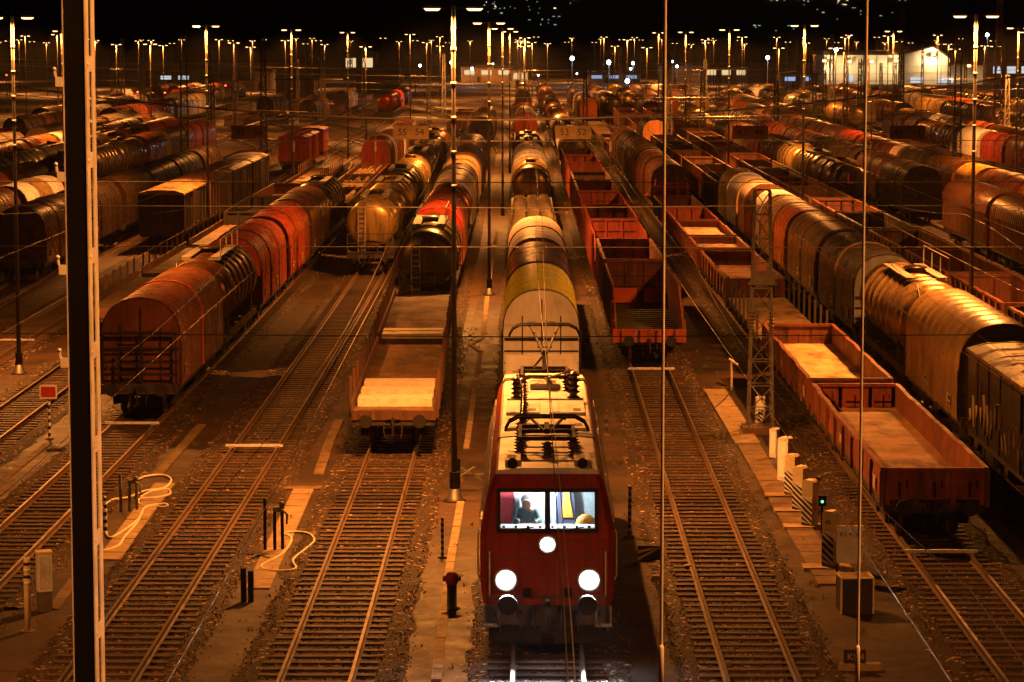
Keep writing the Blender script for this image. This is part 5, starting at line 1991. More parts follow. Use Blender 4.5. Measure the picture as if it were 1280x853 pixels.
# ------------------------------------------------------------------ lattice masts
def lattice(x, D, h, label, w0=0.9, w1=0.4, mat='mast', insul=None, z0=GZ, group='lattice masts of the overhead line', lod=0):
    o = thing('lattice_mast', label, 'mast', (x, D, 0), 0, group)
    mb = MB()
    k = max(4, int(h / (0.85 if lod == 0 else 1.6)))
    lw = 0.07 if lod == 0 else 0.13
    bw = 0.032 if lod == 0 else 0.08

    def c(i, a, b):
        t = i / k
        w = w0 + (w1 - w0) * t
        return (a * w / 2, b * w / 2, z0 + h * t)
    for a, b in ((-1, -1), (1, -1), (1, 1), (-1, 1)):
        mb.bar(c(0, a, b), c(k, a, b), lw)
    for i in range(k):
        for (a0, b0, a1, b1) in ((-1, -1, 1, -1), (1, -1, 1, 1), (1, 1, -1, 1), (-1, 1, -1, -1)):
            mb.bar(c(i, a0, b0), c(i + 1, a1, b1), bw)
            mb.bar(c(i + 1, a0, b0), c(i + 1, a1, b1), bw)
    mb.obj('lattice_frame', mat, o)
    f = MB()
    f.box(-w0 * 0.75, w0 * 0.75, -w0 * 0.75, w0 * 0.75, z0 - 0.05, z0 + 0.25)
    f.obj('foundation', 'concretedark', o)
    for z in insul or []:
        for s in (-1, 1):
            i = MB()
            for q in range(7):
                i.lathe([(z + q * 0.12, 0.05), (z + q * 0.12 + 0.05, 0.12), (z + q * 0.12 + 0.08, 0.05)], 'z', c=(s * 0.34, -0.3, 0), n=8)
            i.obj('insulator', 'insul', o)
    return o


p0 = G(950, 541, GZ)
mast = lattice(p0.x, p0.y, 8.5, 'lattice mast with brown insulators beside the small striped cabinets', 0.85, 0.52, 'mast', insul=[3.2])
wk = MB()
wk.box(-0.42, 0.42, -0.5, -0.44, 4.95, 5.45)
wk.bar((-0.5, -0.4, 5.0), (0.5, -0.4, 5.0), 0.1)
wk.obj('cross_arm', 'mast', mast)
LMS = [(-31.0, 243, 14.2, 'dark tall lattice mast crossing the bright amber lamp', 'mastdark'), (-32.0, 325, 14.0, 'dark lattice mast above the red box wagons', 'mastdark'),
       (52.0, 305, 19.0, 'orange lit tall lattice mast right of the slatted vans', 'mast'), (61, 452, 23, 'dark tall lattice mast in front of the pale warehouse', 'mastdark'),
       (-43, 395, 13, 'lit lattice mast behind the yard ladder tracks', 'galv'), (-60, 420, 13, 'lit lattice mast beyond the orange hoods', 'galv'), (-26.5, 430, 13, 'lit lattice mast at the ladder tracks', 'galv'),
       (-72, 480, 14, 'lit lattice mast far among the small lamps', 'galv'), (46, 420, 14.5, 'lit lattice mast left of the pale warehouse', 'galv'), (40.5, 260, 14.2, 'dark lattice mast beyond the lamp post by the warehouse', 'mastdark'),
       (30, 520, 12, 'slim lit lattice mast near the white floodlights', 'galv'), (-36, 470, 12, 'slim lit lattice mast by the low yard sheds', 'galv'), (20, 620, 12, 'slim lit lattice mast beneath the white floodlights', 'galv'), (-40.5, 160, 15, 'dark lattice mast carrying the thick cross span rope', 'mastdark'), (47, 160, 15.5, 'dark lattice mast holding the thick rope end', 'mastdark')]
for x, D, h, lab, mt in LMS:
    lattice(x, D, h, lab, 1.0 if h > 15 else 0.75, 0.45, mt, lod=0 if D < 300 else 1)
rl = random.Random(77)
for k in range(46):
    D = rl.uniform(300, 620)
    x = rl.uniform(-0.19, 0.19) * D
    if abs(x) < 6:
        continue
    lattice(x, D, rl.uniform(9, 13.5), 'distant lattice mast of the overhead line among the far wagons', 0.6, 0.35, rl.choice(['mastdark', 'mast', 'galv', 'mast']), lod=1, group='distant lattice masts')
for x in (-27, 27.2):
    lattice(x, 94, 8.6, 'lattice mast at the %s end of the thin cross span' % ('west' if x < 0 else 'east'), 0.8, 0.5)


# ------------------------------------------------------------------ overhead wires
def wire(name, pts, r, mat, label, group, n=5):
    mb = MB()
    mb.tube(pts, r, n)
    return tag(mb.obj(name, mat), label, 'wire', group)


# the thick cross-span rope at D = 160 with droppers and track number boards
def ropez(x):
    return 8.75 + 0.0026 * (x + 3) ** 2


wire('cross_span_rope', [(x, 160, ropez(x)) for x in range(-40, 48, 2)], 0.05, 'galvpale', 'thick pale cross span rope sagging over all tracks', 'cross span wires')
wire('cross_span_wire', [(-40, 160, 7.6), (0, 160, 7.5), (47, 160, 7.6)], 0.022, 'wire', 'thin straight wire under the thick cross span rope', 'cross span wires')
wire('cross_span_wire', [(-26.6, 94, 7.75), (0, 94, 7.62), (p0.x, 94, 7.7), (27, 94, 7.72)], 0.016, 'galvpale', 'thin pale cross span wire level with the top of the insulator mast', 'cross span wires')
wire('cross_span_wire', [(-26.6, 94, 6.3), (p0.x, 94, 6.25), (27, 94, 6.3)], 0.014, 'wire', 'lower thin cross span wire at the insulator mast', 'cross span wires')
wire('cross_span_wire', [(-26.6, 120, 7.2), (0, 120, 7.15), (30, 120, 7.2)], 0.02, 'wiredark', 'dark cross span wire above the two red hoods', 'cross span wires')
wire('cross_span_wire', [(-18, 64, 6.5), (0, 64, 6.4), (18, 64, 6.5)], 0.012, 'wiredark', 'dark thin cross span wire above the raised pantograph', 'cross span wires')
for i, (xa, lab) in enumerate([(-16.4, '57 56'), (-6.9, '55 54'), (2.62, '53 52'), (13.0, '47 46'), (22.2, '45 44')]):
    zc = 8.02
    o = thing('track_number_board', 'board reading %s hung over the tracks' % lab, 'sign', (xa + drift(160), 160, zc), 0, 'track number boards')
    MB().box(-1.05, 1.05, -0.03, 0.03, -0.40, 0.40).obj('board', 'signplate' if i < 3 and i > 0 else 'signdark', o)
    text_mesh('numbers', lab.replace(' ', '   '), 0.55, o, (0, -0.036, 0), (PI / 2, 0, 0), 'black')
    f = MB()
    for s in (-0.8, 0.8):
        f.bar((s, 0, 0.4), (s, 0, ropez(xa) - zc), 0.03)
    f.obj('hanger', 'dark', o)
for i, xa in enumerate((19.9, 24.6, -9.2, -14.0, 4.6)):
    z1, z2 = ropez(xa), 5.6
    o = thing('dropper', 'vertical dropper with white insulator over %s' % ('the gondola train', 'the dark lettered tank', 'the brass tanks', 'the red hoods', 'the red gondolas')[i], 'wire', (xa, 160, 0), 0, 'droppers with insulators')
    MB().tube([(0, 0, z2), (0, 0, z1)], 0.022, 5).obj('dropper_wire', 'wire', o)
    mb = MB()
    for q in range(6):
        mb.lathe([(6.9 + q * 0.1, 0.035), (6.9 + q * 0.1 + 0.04, 0.09), (6.9 + q * 0.1 + 0.07, 0.035)], 'z', n=8)
    mb.obj('insulator', 'white', o)
for D, xa, xb, zz, sag in ((230, -52, 62, 9.5, 2.6), (300, -66, 80, 9.6, 2.5), (370, -80, 95, 9.8, 2.4), (450, -95, 110, 9.8, 2.4), (540, -110, 130, 10, 2.5)):
    lab = {230: 'nearest', 300: 'second', 370: 'third', 450: 'fourth', 540: 'last'}[D] + ' of the far sagging cross span ropes'
    wire('cross_span_rope', [(xa + (xb - xa) * i / 30, D, zz - sag * (1 - (2 * i / 30 - 1) ** 2)) for i in range(31)], 0.028, 'wire', lab, 'far cross span ropes')
    wire('cross_span_wire', [(xa, D, 6.9), ((xa + xb) / 2, D, 6.7), (xb, D, 6.9)], 0.02, 'wiredark', 'straight wire under the ' + lab, 'far cross span ropes')
    for q, xe in enumerate((xa, xb)):
        lattice(xe, D, zz + 0.6, 'lattice mast at the %s end of the %s' % (('left', 'right')[q], lab), 0.8, 0.5, 'mast', lod=0 if D < 260 else 1)
# contact wires along the tracks
for x0, where in ((-18.8, 'over the stake flats'), (-14.0, 'over the brown hood train'), (-9.18, 'over the brass tank train'), (-4.58, 'over the plank-laden flat wagon'), (0.35, 'over the locomotive'),
                  (4.9, 'over the open-ended gondola'), (10.75, 'over the low-sided wagons'), (15.3, 'over the graffiti box wagon'), (19.9, 'over the long gondola train'), (24.5, 'over the lettered tank'), (29.1, 'over the slatted vans')):
    z = [(D, 5.66 if D > 40 else 5.66) for D in range(24, 330, 11)]
    wire('contact_wire', [(TX(x0, D) + 0.18 * math.sin(D / 21.0), D, zz) for D, zz in z], 0.009, 'wire', 'thin contact wire %s' % where, 'contact wires above the tracks', 4)
    wire('carrier_wire', [(TX(x0, D), D, 6.3 + 1.1 * (abs(((D - 28) % 66) - 33) / 33.0) ** 2) for D in range(24, 330, 6)], 0.009, 'wiredark', 'sagging carrier wire %s' % where, 'carrier wires above the tracks', 4)

# ------------------------------------------------------------------ tall mast and ropes close to the camera
s21 = FPX / (21.0 * math.cos(PITCH) + 0.15)
mx = (97.5 - 665) / s21
mt = thing('steel_mast', 'tall dark steel mast with slotted side coloured pale as lit', 'mast', (mx, 21.0, 0))
wv = 0.093
xr = wv - 0.022                                       # the right flank, seen obliquely
mb = MB()
mb.box(-wv, xr - 0.004, -0.012, 0.012, GZ, 17)
mb.box(-wv, -wv + 0.012, 0.013, 0.40, GZ, 17)
mb.obj('flange', 'mastdark', mt)
mb = MB()
mb.box(-wv - 0.006, -wv + 0.003, -0.02, -0.013, GZ, 17)
mb.obj('pale_edge', 'galvpale', mt)
st = MB()
st.box(xr, xr + 0.010, -0.02, 0.13, GZ, 17)
st.box(xr, xr + 0.010, 0.27, 0.42, GZ, 17)
zz = GZ
while zz < 17:
    st.box(xr + 0.001, xr + 0.009, 0.13, 0.27, zz, zz + 0.12)
    st.lathe([(xr + 0.010, 0.02), (xr + 0.018, 0.016), (xr + 0.019, 0.001)], 'x', c=(0, 0.05, zz + 0.06), n=6)
    zz += 0.745
st.obj('slotted_strip', 'galvpale', mt)  # side light put into the colours: flank pale, front near-black
bk = MB()
bk.box(xr - 0.09, xr - 0.07, 0.02, 0.42, GZ, 17)
bk.obj('back_plate', 'mastdark', mt)
for zpx in (96, 215, 332, 450):
    z = CAMH - (zpx - 51) * math.cos(PITCH) / s21
    b = MB()
    b.box(-wv - 0.062, -wv - 0.008, -0.03, 0.0, z - 0.075, z)
    b.bar((-wv - 0.062, -0.015, z), (-wv - 0.070, -0.015, z + 0.05), 0.016)
    b.lathe([(0, 0.001), (0.008, 0.016), (0.024, 0.016), (0.032, 0.001)], 'z', c=(-wv - 0.071, -0.015, z + 0.045), n=8)
    b.obj('step_bracket', 'white', mt)
for (pxa, D, r, lab) in ((830, 17.0, 0.0105, 'pale upright rope nearest the locomotive'), (1080, 17.0, 0.009, 'pale upright rope in front of the low-sided wagon')):
    s_ = FPX / (D * math.cos(PITCH) + 0.1)
    x = (pxa - 665) / s_
    o = thing('hanging_rope', lab, 'rope', (x, D, 0), 0, 'pale upright ropes by the bridge')
    MB().tube([(0, 0, GZ), (0, 0, 6), (0, 0, 12), (0, 0, 16.5)], r, 8).obj('rope', 'galvpale', o)
    zb_ = CAMH - (815 - 51) / s_
    MB().lathe([(zb_ - 0.3, r), (zb_ - 0.29, r * 1.7), (zb_ - 0.02, r * 1.7), (zb_, r)], 'z', n=8).obj('clamp_sleeve', 'galvpale', o)
    MB().box(-0.15, 0.15, -0.15, 0.15, GZ - 0.02, GZ + 0.25).obj('anchor_block', 'concrete', o)


# ------------------------------------------------------------------ small lineside things
def stripes(parent, x0, x1, y, z0, z1, n, mat='black', slope=0.8, face=-1):
    """diagonal bands on a plate"""
    mb = MB()
    w = x1 - x0
    step = (z1 - z0) / n
    for k in range(n + 1):
        za = z0 + step * k
        pts = [(x0, za), (x0, za + step * 0.5), (x1, za + step * 0.5 - w * slope), (x1, za - w * slope)]
        pts = [(x, min(max(z, z0), z1)) for x, z in pts]
        if max(z for _, z in pts) - min(z for _, z in pts) < 0.01:
            continue
        vs = [(x, y, z) for x, z in pts] + [(x, y + 0.004, z) for x, z in pts]
        mb.add(vs, [(0, 1, 2, 3), (7, 6, 5, 4), (0, 4, 5, 1), (1, 5, 6, 2), (2, 6, 7, 3), (3, 7, 4, 0)])
    return mb.obj('warning_stripes', mat, parent)


CAB = [(990, 622, 1.22, 'first'), (1000, 641, 1.28, 'second'), (1012, 661, 1.30, 'third')]
for i, (px, py, h, od) in enumerate(CAB + [(1038, 712, 1.45, '')]):
    p = G(px, py, GZ)
    lab = 'cream striped cabinet, %s counted from the lattice mast' % od if od else 'cream striped cabinet numbered 45 behind the KS 411 sign'
    o = thing('cabinet', lab, 'cabinet', (p.x, p.y, 0.0), R(-34), 'cream striped cabinets')
    b = MB()
    z0 = GZ + 0.10
    b.prism([(-0.17, z0), (0.17, z0), (0.17, z0 + h - 0.06), (0.10, z0 + h), (-0.10, z0 + h), (-0.17, z0 + h - 0.06)], -0.17, 0.17)
    b.obj('housing', 'cream', o)
    b = MB().box(-0.185, 0.185, -0.185, 0.185, z0 + h - 0.02, z0 + h + 0.03)
    pl_ = MB().box(-0.165, 0.165, -0.180, -0.172, z0 + 0.03, z0 + h * 0.64)
    po = pl_.obj('striped_plate', 'white', o)
    stripes(po, -0.165, 0.165, -0.186, z0 + 0.03, z0 + h * 0.64, 5)
    if i == 3:
        text_mesh('number', '45', 0.17, o, (0, -0.178, z0 + h * 0.80), (PI / 2, 0, 0), 'black')
for (px, py, h, w, lab) in ((968, 572, 0.98, 0.26, 'slim pale cabinet at the foot of the lattice mast, the smaller of two'), (981, 602, 1.4, 0.36, 'tall plain pale cabinet between the lattice mast and the striped cabinets')):
    p = G(px, py, GZ)
    o = thing('cabinet', lab, 'cabinet', (p.x, p.y, 0), R(-30))
    MB().prism([(-w / 2, GZ), (w / 2, GZ), (w / 2, GZ + h - .04), (w / 2 - .05, GZ + h), (-w / 2 + .05, GZ + h), (-w / 2, GZ + h - .04)], -w / 2, w / 2).obj('housing', 'galvpale', o)
    MB().box(-w / 2 + .04, w / 2 - .04, -w / 2 - .012, -w / 2 - .002, GZ + .15, GZ + h - .12).obj('door', 'white', o)
p = G(947, 532, GZ)
o = thing('cabinet', 'white striped post cabinet standing inside the lattice mast foot', 'cabinet', (p.x, p.y - 0.9, 0), R(-20))
MB().box(-0.15, 0.15, -0.15, 0.15, GZ, GZ + 1.15).obj('housing', 'white', o)
stripes(o, -0.02, 0.15, -0.156, GZ + 0.05, GZ + 0.75, 5)
# the KS 411 sign and the wooden box below it
p = G(1046, 728, GZ)
o = thing('sign', 'white sign reading KS 411 on a dark post', 'sign', (p.x, p.y, 0))
MB().bar((-0.0, 0, GZ), (0, 0, GZ + 1.35), 0.05).obj('post', 'dark', o)
MB().box(-0.02, 0.64, -0.05, -0.02, GZ + 0.50, GZ + 1.42).obj('plate', 'white', o)
MB().box(-0.035, 0.655, -0.06, -0.01, GZ + 1.425, GZ + 1.46).obj('cap', 'cream', o)
text_mesh('lettering', 'KS 411', 0.165, o, (0.29, -0.054, GZ + 1.24), (PI / 2, 0, 0), 'black')
p = G(1070, 768, GZ)
o = thing('box', 'brown wooden box with pale edges in front of the KS 411 sign', 'box', (p.x, p.y + 0.3, 0), R(4))
MB().box(-0.38, 0.38, -0.33, 0.33, GZ, GZ + 0.86).obj('housing', 'rustbrown' if 'rustbrown' in M else 'frame', o)
e = MB()
for x in (-0.385, 0.385):
    for y in (-0.335, 0.335):
        e.bar((x, y, GZ), (x, y, GZ + 0.87), 0.035)
for y in (-0.335, 0.335):
    e.bar((-0.40, y, GZ + 0.88), (0.40, y, GZ + 0.88), 0.035)
for x in (-0.385, 0.385):
    e.bar((x, -0.33, GZ + 0.88), (x, 0.33, GZ + 0.88), 0.035)
e.obj('edge_trim', 'cream', o)
MB().box(-0.36, 0.36, -0.31, 0.31, GZ + 0.862, GZ + 0.882).obj('lid', 'wood', o)
p = G(1075, 838, GZ)
o = thing('track_number_plate', 'black plate with pale numerals on a low concrete kerb block', 'sign', (p.x, p.y, 0))
MB().box(-0.45, 0.45, -0.12, 0.12, GZ - 0.02, GZ + 0.16).obj('kerb_block', 'concrete', o)
MB().box(-0.36, 0.12, -0.03, 0.03, GZ + 0.16, GZ + 0.46).obj('plate', 'black', o)
text_mesh('lettering', 'KS 4', 0.2, o, (-0.10, -0.035, GZ + 0.30), (PI / 2, 0, 0), 'signplate')
# green signal beside the cabinets
p = G(1027, 668, GZ)
o = thing('ground_signal', 'small dwarf signal showing a green light behind the striped cabinets', 'signal', (p.x, p.y, 0))
MB().bar((0, 0, GZ), (0, 0, GZ + 0.95), 0.06).obj('post', 'dark', o)
MB().box(-0.11, 0.11, -0.08, 0.08, GZ + 0.8, GZ + 1.1).obj('signal_head', 'dark', o)
MB().lathe([(-0.10, 0.0001), (-0.095, 0.035), (-0.08, 0.04)], 'y', c=(0, 0, GZ + 0.93), n=10).obj('lens', 'greenlamp', o)


def striped_post(px, py, h, r, label, cols, n=8, group=None, plate=None):
    p = G(px, py, GZ)
    o = thing('marker_post', label, 'post', (p.x, p.y, 0), 0, group)
    mb = MB()
    rings, mats = [], []
    for k in range(n + 1):
        rings.append((GZ + h * k / n, r))
        mats.append(k % 2)
    mb.lathe(rings, 'z', n=10, mats=mats)
    mb.obj('post', cols, o)
    MB().box(-0.12, 0.12, -0.12, 0.12, GZ - .02, GZ + 0.06).obj('foot', 'concretedark', o)
    if plate:
        a, b = plate
        q = MB().box(-0.30, 0.30, -r - 0.03, -r - 0.01, GZ + h - 0.02, GZ + h + 0.46)
        qo = q.obj('plate', 'white', o)
        MB().box(-0.25, 0.25, -r - 0.036, -r - 0.031, GZ + h + 0.04, GZ + h + 0.40).obj('red_field', 'redplate', qo)
    return o


striped_post(62, 550, 1.45, 0.045, 'thin chequered post with square red and white plate', ['white', 'black'], 12, plate=(1, 1))
striped_post(132, 668, 1.05, 0.05, 'striped post with a narrow red plate beside the hoses', ['white', 'black'], 10)
striped_post(553, 698, 1.1, 0.04, 'thin dark striped stick beside the cable duct', ['galv', 'black'], 14)
striped_post(787, 672, 1.45, 0.05, 'black and pale striped post to the right of the locomotive', ['galv', 'black'], 16)
striped_post(758, 545, 0.9, 0.035, 'short dark post near the locomotive flank', ['mast', 'black'], 6)
p = G(35, 790, GZ)
o = thing('marker_post', 'pale orange round post at the wayside by the white cabinet', 'post', (p.x, p.y, 0))
MB().lathe([(GZ, 0.075), (GZ + 1.72, 0.075), (GZ + 1.75, 0.06)], 'z', n=12).obj('post', 'cream', o)
for k in range(4):
    z = GZ + 1.12 + 0.15 * k
    MB().lathe([(z, 0.078), (z + 0.075, 0.078)], 'z', n=12).obj('band', 'white' if k % 2 == 0 else 'black', o)
MB().box(-0.16, 0.16, -0.1, 0.1, GZ - .02, GZ + 0.04).obj('foot', 'concrete', o)
p = G(56, 764, GZ)
o = thing('cabinet', 'small white cabinet on a grey plinth beside the pale post', 'cabinet', (p.x, p.y, 0), R(20))
MB().box(-0.16, 0.16, -0.14, 0.14, GZ, GZ + 0.5).obj('plinth', 'mast', o)
MB().box(-0.17, 0.17, -0.15, 0.15, GZ + 0.5, GZ + 1.42).obj('housing', 'white', o)
MB().box(-0.19, 0.19, -0.17, 0.17, GZ + 1.42, GZ + 1.47).obj('lid', 'cream', o)
MB().box(-0.13, 0.13, -0.162, -0.152, GZ + 0.56, GZ + 1.36).obj('door', 'galvpale', o)


def hose_stand(px, py, h, label, cols):
    p = G(px, py, GZ)
    o = thing('hose_stand', label, 'stand', (p.x, p.y, 0), 0, 'brake test hose stands')
    mb = MB()
    for dx, k in ((-0.16, 1.12), (0.10, 0.86), (0.30, 0.95)):
        mb = MB()
        mb.tube([(dx, 0.1 * (dx > 0.2), GZ), (dx, 0, GZ + h * k)], 0.045, 8)
        mb.obj('post', cols, o)
    c = MB()
    c.box(0.06, 0.34, -0.07, 0.07, GZ + h * 0.84, GZ + h * 0.94)
    c.lathe([(GZ + h * 0.9, 0.07), (GZ + h * 1.02, 0.08), (GZ + h * 1.06, 0.03)], 'z', c=(0.3, 0, 0), n=8)
    c.tube([(0.3, -0.1, GZ + h * 0.9), (0.45, -0.14, GZ + h * 0.8), (0.44, -0.16, GZ + h * 0.6)], 0.03, 6)
    c.obj('valve_block', 'mast', o)
    return o


hose_stand(158, 640, 1.0, 'brake test stand with valves among the pale looped hoses', 'mast')
hose_stand(339, 690, 1.3, 'dark brake test stand with striped post beside a looped hose', 'mastdark')


def hose(pts, label, r=0.035, mat='hose'):
    P = [G(x, y, GZ + 0.06) for x, y in pts]
    # smooth the line
    out = []
    for i in range(len(P) - 1):
        a, b, c, d = P[max(i - 1, 0)], P[i], P[i + 1], P[min(i + 2, len(P) - 1)]
        for t in (0, .25, .5, .75):
            out.append(0.5 * ((2 * b) + (-a + c) * t + (2 * a - 5 * b + 4 * c - d) * t * t + (-a + 3 * b - 3 * c + d) * t ** 3))
    out.append(P[-1])
    mb = MB()
    mb.tube([(q.x, q.y, q.z) for q in out], r, 6)
    return tag(mb.obj('hose', mat), label, 'hose', 'air hoses lying on the ground')


hose([(166, 604), (180, 596), (203, 594), (214, 600), (205, 610), (180, 614), (160, 622), (140, 625), (128, 636)], 'pale hose looped around the left brake test stand')
hose([(175, 622), (190, 614), (210, 612), (212, 618), (196, 622), (174, 624), (178, 632), (206, 630), (207, 634), (182, 634), (172, 650), (152, 665), (138, 672), (132, 664), (131, 640)], 'pale double-looped hose running down the paved slabs')
hose([(178, 640), (170, 655), (155, 672), (148, 682), (130, 688), (110, 686)], 'pale hose trailing from the slabs towards the tall mast')
hose([(350, 668), (366, 665), (385, 667), (393, 676), (380, 688), (366, 700), (370, 711), (350, 714), (330, 712), (328, 706), (348, 696), (360, 684), (364, 672), (352, 668)], 'pale hose lying in one long loop by the dark stand')
hose([(336, 698), (322, 694), (316, 698)], 'short dark hose behind the dark stump', 0.03, 'rubber')
hose([(880, 520), (905, 500), (912, 486), (896, 478)], 'dark hose curled near the red low wagons', 0.03, 'rubber')
p = G(309, 753, GZ)
o = thing('stump_post', 'short dark double post beside the ballast', 'post', (p.x, p.y, 0))
for dx, h in ((-0.08, 0.85), (0.09, 0.78)):
    MB().bar((dx, 0, GZ), (dx * 1.1, 0, GZ + h), 0.13, 0.12).obj('post', 'mastdark', o)
p = G(575, 612, GZ)
o = thing('coupling_stand', 'dark stand with crossed struts at the foot of the lamp post', 'stand', (p.x - 0.05, p.y - 0.35, 0))
MB().bar((0, 0, GZ), (0, 0, GZ + 1.0), 0.14).obj('post', 'mastdark', o)
for a, b in (((0, 0, GZ + .8), (0.9, 0.2, GZ + .2)), ((0.1, 0, GZ + .5), (0.95, 0.1, GZ + .5)), ((-.1, -.05, GZ + .35), (0.5, 0, GZ + .75))):
    MB().bar(a, b, 0.05).obj('strut', 'galv', o)
# red hydrant-like stand to the left of the locomotive
p = G(565, 762, GZ)
o = thing('hydrant', 'red topped dark hydrant left of the locomotive headlights', 'hydrant', (p.x, p.y, 0))
MB().lathe([(GZ, 0.2), (GZ + 0.05, 0.2), (GZ + 0.06, 0.12), (GZ + 0.62, 0.12)], 'z', n=12).obj('stem', 'dark', o)
b = MB()
b.lathe([(GZ + 0.62, 0.13), (GZ + 0.66, 0.15), (GZ + 0.84, 0.15), (GZ + 0.92, 0.10), (GZ + 0.94, 0.001)], 'z', n=14)
b.lathe([(-0.22, 0.05), (-0.21, 0.07), (0.21, 0.07), (0.22, 0.05)], 'x', c=(0, 0, GZ + 0.76), n=10)
b.obj('cap', 'oldred', o)
# hazard plate and little block right of the locomotive
p = G(812, 702, GZ)
o = thing('hazard_plate', 'low black and orange hazard striped plate right of the headlights', 'plate', (p.x, p.y, 0))
MB().box(-0.32, 0.32, -0.02, 0.02, GZ, GZ + 0.42).obj('plate', 'black', o)
stripes(o, -0.31, 0.31, -0.026, GZ + 0.02, GZ + 0.40, 2, 'yellow', -0.6)
for (px, py, lab) in ((860, 714, 'small pale concrete block beside the empty rails right of the locomotive'), (908, 836, 'pale block between sleepers at the lower edge of the yard'), (819, 727, 'tiny pale block below the hazard plate')):
    p = G(px, py, GZ)
    tag(MB().prism([(-0.12, GZ), (0.12, GZ), (0.09, GZ + 0.16), (-0.09, GZ + 0.16)], p.y - 0.1, p.y + 0.1).obj('marker_block', 'concrete', None, (p.x, 0, 0)), lab, 'block')
# wheel stops across the rails
for x0, D, lab in ((10.75, 70.4, 'pale wheel stop bar across the rails under the low-sided wagon'), (-14.0, 94.3, 'pale wheel stop bar across the rails under the brown hood wagon'), (-9.18, 89.0, 'pale bar lying across the empty rails beside the brown hood train'), (4.9, 110.3, 'pale bar across the rails under the open-ended gondola')):
    o = thing('wheel_stop', lab, 'wheel stop', (TX(x0, D), D, 0), 0, 'wheel stop bars across rails')
    MB().bar((-0.95, 0, 0.06), (0.95, 0, 0.06), 0.09, 0.08).obj('bar', 'galvpale', o)
    for s in (-1, 1):
        MB().box(s * 0.75 - 0.09, s * 0.75 + 0.09, -0.16, 0.16, 0.0, 0.05).obj('shoe', 'galv', o)
# signal post with lean arm near the right walkway and other thin posts
p = G(914, 488, GZ)
o = thing('hose_stand', 'pale striped hose stand with bent top beside the walkway slabs', 'stand', (p.x, p.y, 0))
MB().tube([(0, 0, GZ), (0, 0, GZ + 1.15), (-0.1, 0, GZ + 1.25), (0.25, 0, GZ + 1.0)], 0.05, 8).obj('post', 'cream', o)
MB().bar((-0.7, 0, GZ + .1), (0.1, 0, GZ + .1), 0.08).obj('foot_rail', 'concrete', o)
for i, (px, py, h) in enumerate([(448, 442, 2.2), (455, 430, 2.2), (330, 350, 2.1), (300, 372, 2.0), (313, 361, 2.0)]):
    pass
p = G(29, 458, GZ)
o = thing('cross_bar_post', 'pale horizontal bar low on a thin post near the lamp pole', 'post', (p.x, p.y - 1.2, 0))
MB().bar((0, 0, GZ), (0, 0, GZ + 1.4), 0.06).obj('post', 'galv', o)
MB().bar((-0.72, 0, GZ + 1.25), (0.72, 0, GZ + 1.25), 0.06).obj('cross_bar', 'galvpale', o)
# ------------------------------------------------------------------ the far end of the yard: buildings, floodlights, town, hills
def PXD(px, D):
    return (px - 665) * (D * math.cos(PITCH) + CAMH * math.sin(PITCH)) / FPX


def zpx(py, D):
    return CAMH - (py - 51) * math.cos(PITCH) * (D + 1.5) / FPX


# warehouse with gabled front
D = 860
x0, x1, x2 = PXD(1030, D), PXD(1122, D), PXD(1226, D)
wh = thing('warehouse', 'long pale warehouse with gabled end lit by wall floodlights', 'warehouse', (x0, D, 0))
L1, L2 = x1 - x0, x2 - x0
zt = zpx(69, D)
za = zpx(59, D)
b = MB()
b.box(0, L1, 0, 40, GZ, zt)
g = [(L1 + 0.02, GZ), (L2 - 11, GZ), (L2 - 11, zt - 1.0), (L1 + (L2 - L1) * 0.38, za), (L1 + 0.02, zt)]
b.prism(g, -6, 42)
b.box(L2 - 10.98, L2, -2, 30, GZ, zt - 3.2)
b.obj('wall', 'wall', wh)
r = MB()
r.box(-0.5, L1, -0.5, 40.5, zt + 0.003, zt + 1.4)
r.prism([(L1 - 0.2, zt + 0.03), (L1 + (L2 - L1) * 0.38, za + 0.03), (L2 - 10.8, zt - 0.97), (L2 - 10.8, zt - 0.5), (L1 + (L2 - L1) * 0.38, za + 0.5), (L1 - 0.2, zt + 0.5)], -6.4, 42.4)
r.obj('roof', 'roofdark', wh)
for (pa, pb, ya, yb) in ((1134, 1151, 96, 106), (1168, 1187, 96, 103)):
    m = MB()
    m.box(PXD(pa, D) - x0, PXD(pb, D) - x0, -6.08, -6.02, max(0.2, zpx(yb, D)), zpx(ya, D))
    m.obj('loading_door', 'window_white', wh)
m = MB()
m.box(PXD(1058, D) - x0, PXD(1066, D) - x0, -0.08, -0.02, 0.3, 2.6)
m.obj('door', 'window_white', wh)
for (px, py, yo, pw) in ((1029, 76, -2.2, 6500), (1060, 77, -2.2, 2600), (1088, 77, -2.2, 2600), (1118, 76, -2.2, 5500), (1161, 68, -8.0, 11000), (1205, 82, -8.0, 3000)):  # extra floods between and beside the main two are added to brighten the facade
    X, Z = PXD(px, D), zpx(py, D)
    f = MB()
    f.box(X - x0 - 0.6, X - x0 + 0.6, yo, yo + 0.3, Z - 0.35, Z + 0.35)
    f.obj('wall_floodlight', 'lampglow', wh)
    spot('wall_light', (X, D + yo - 0.4, Z), pw, (1.0, 0.66, 0.30), 170, 0.6, 0.4, (R(62), 0, 0))

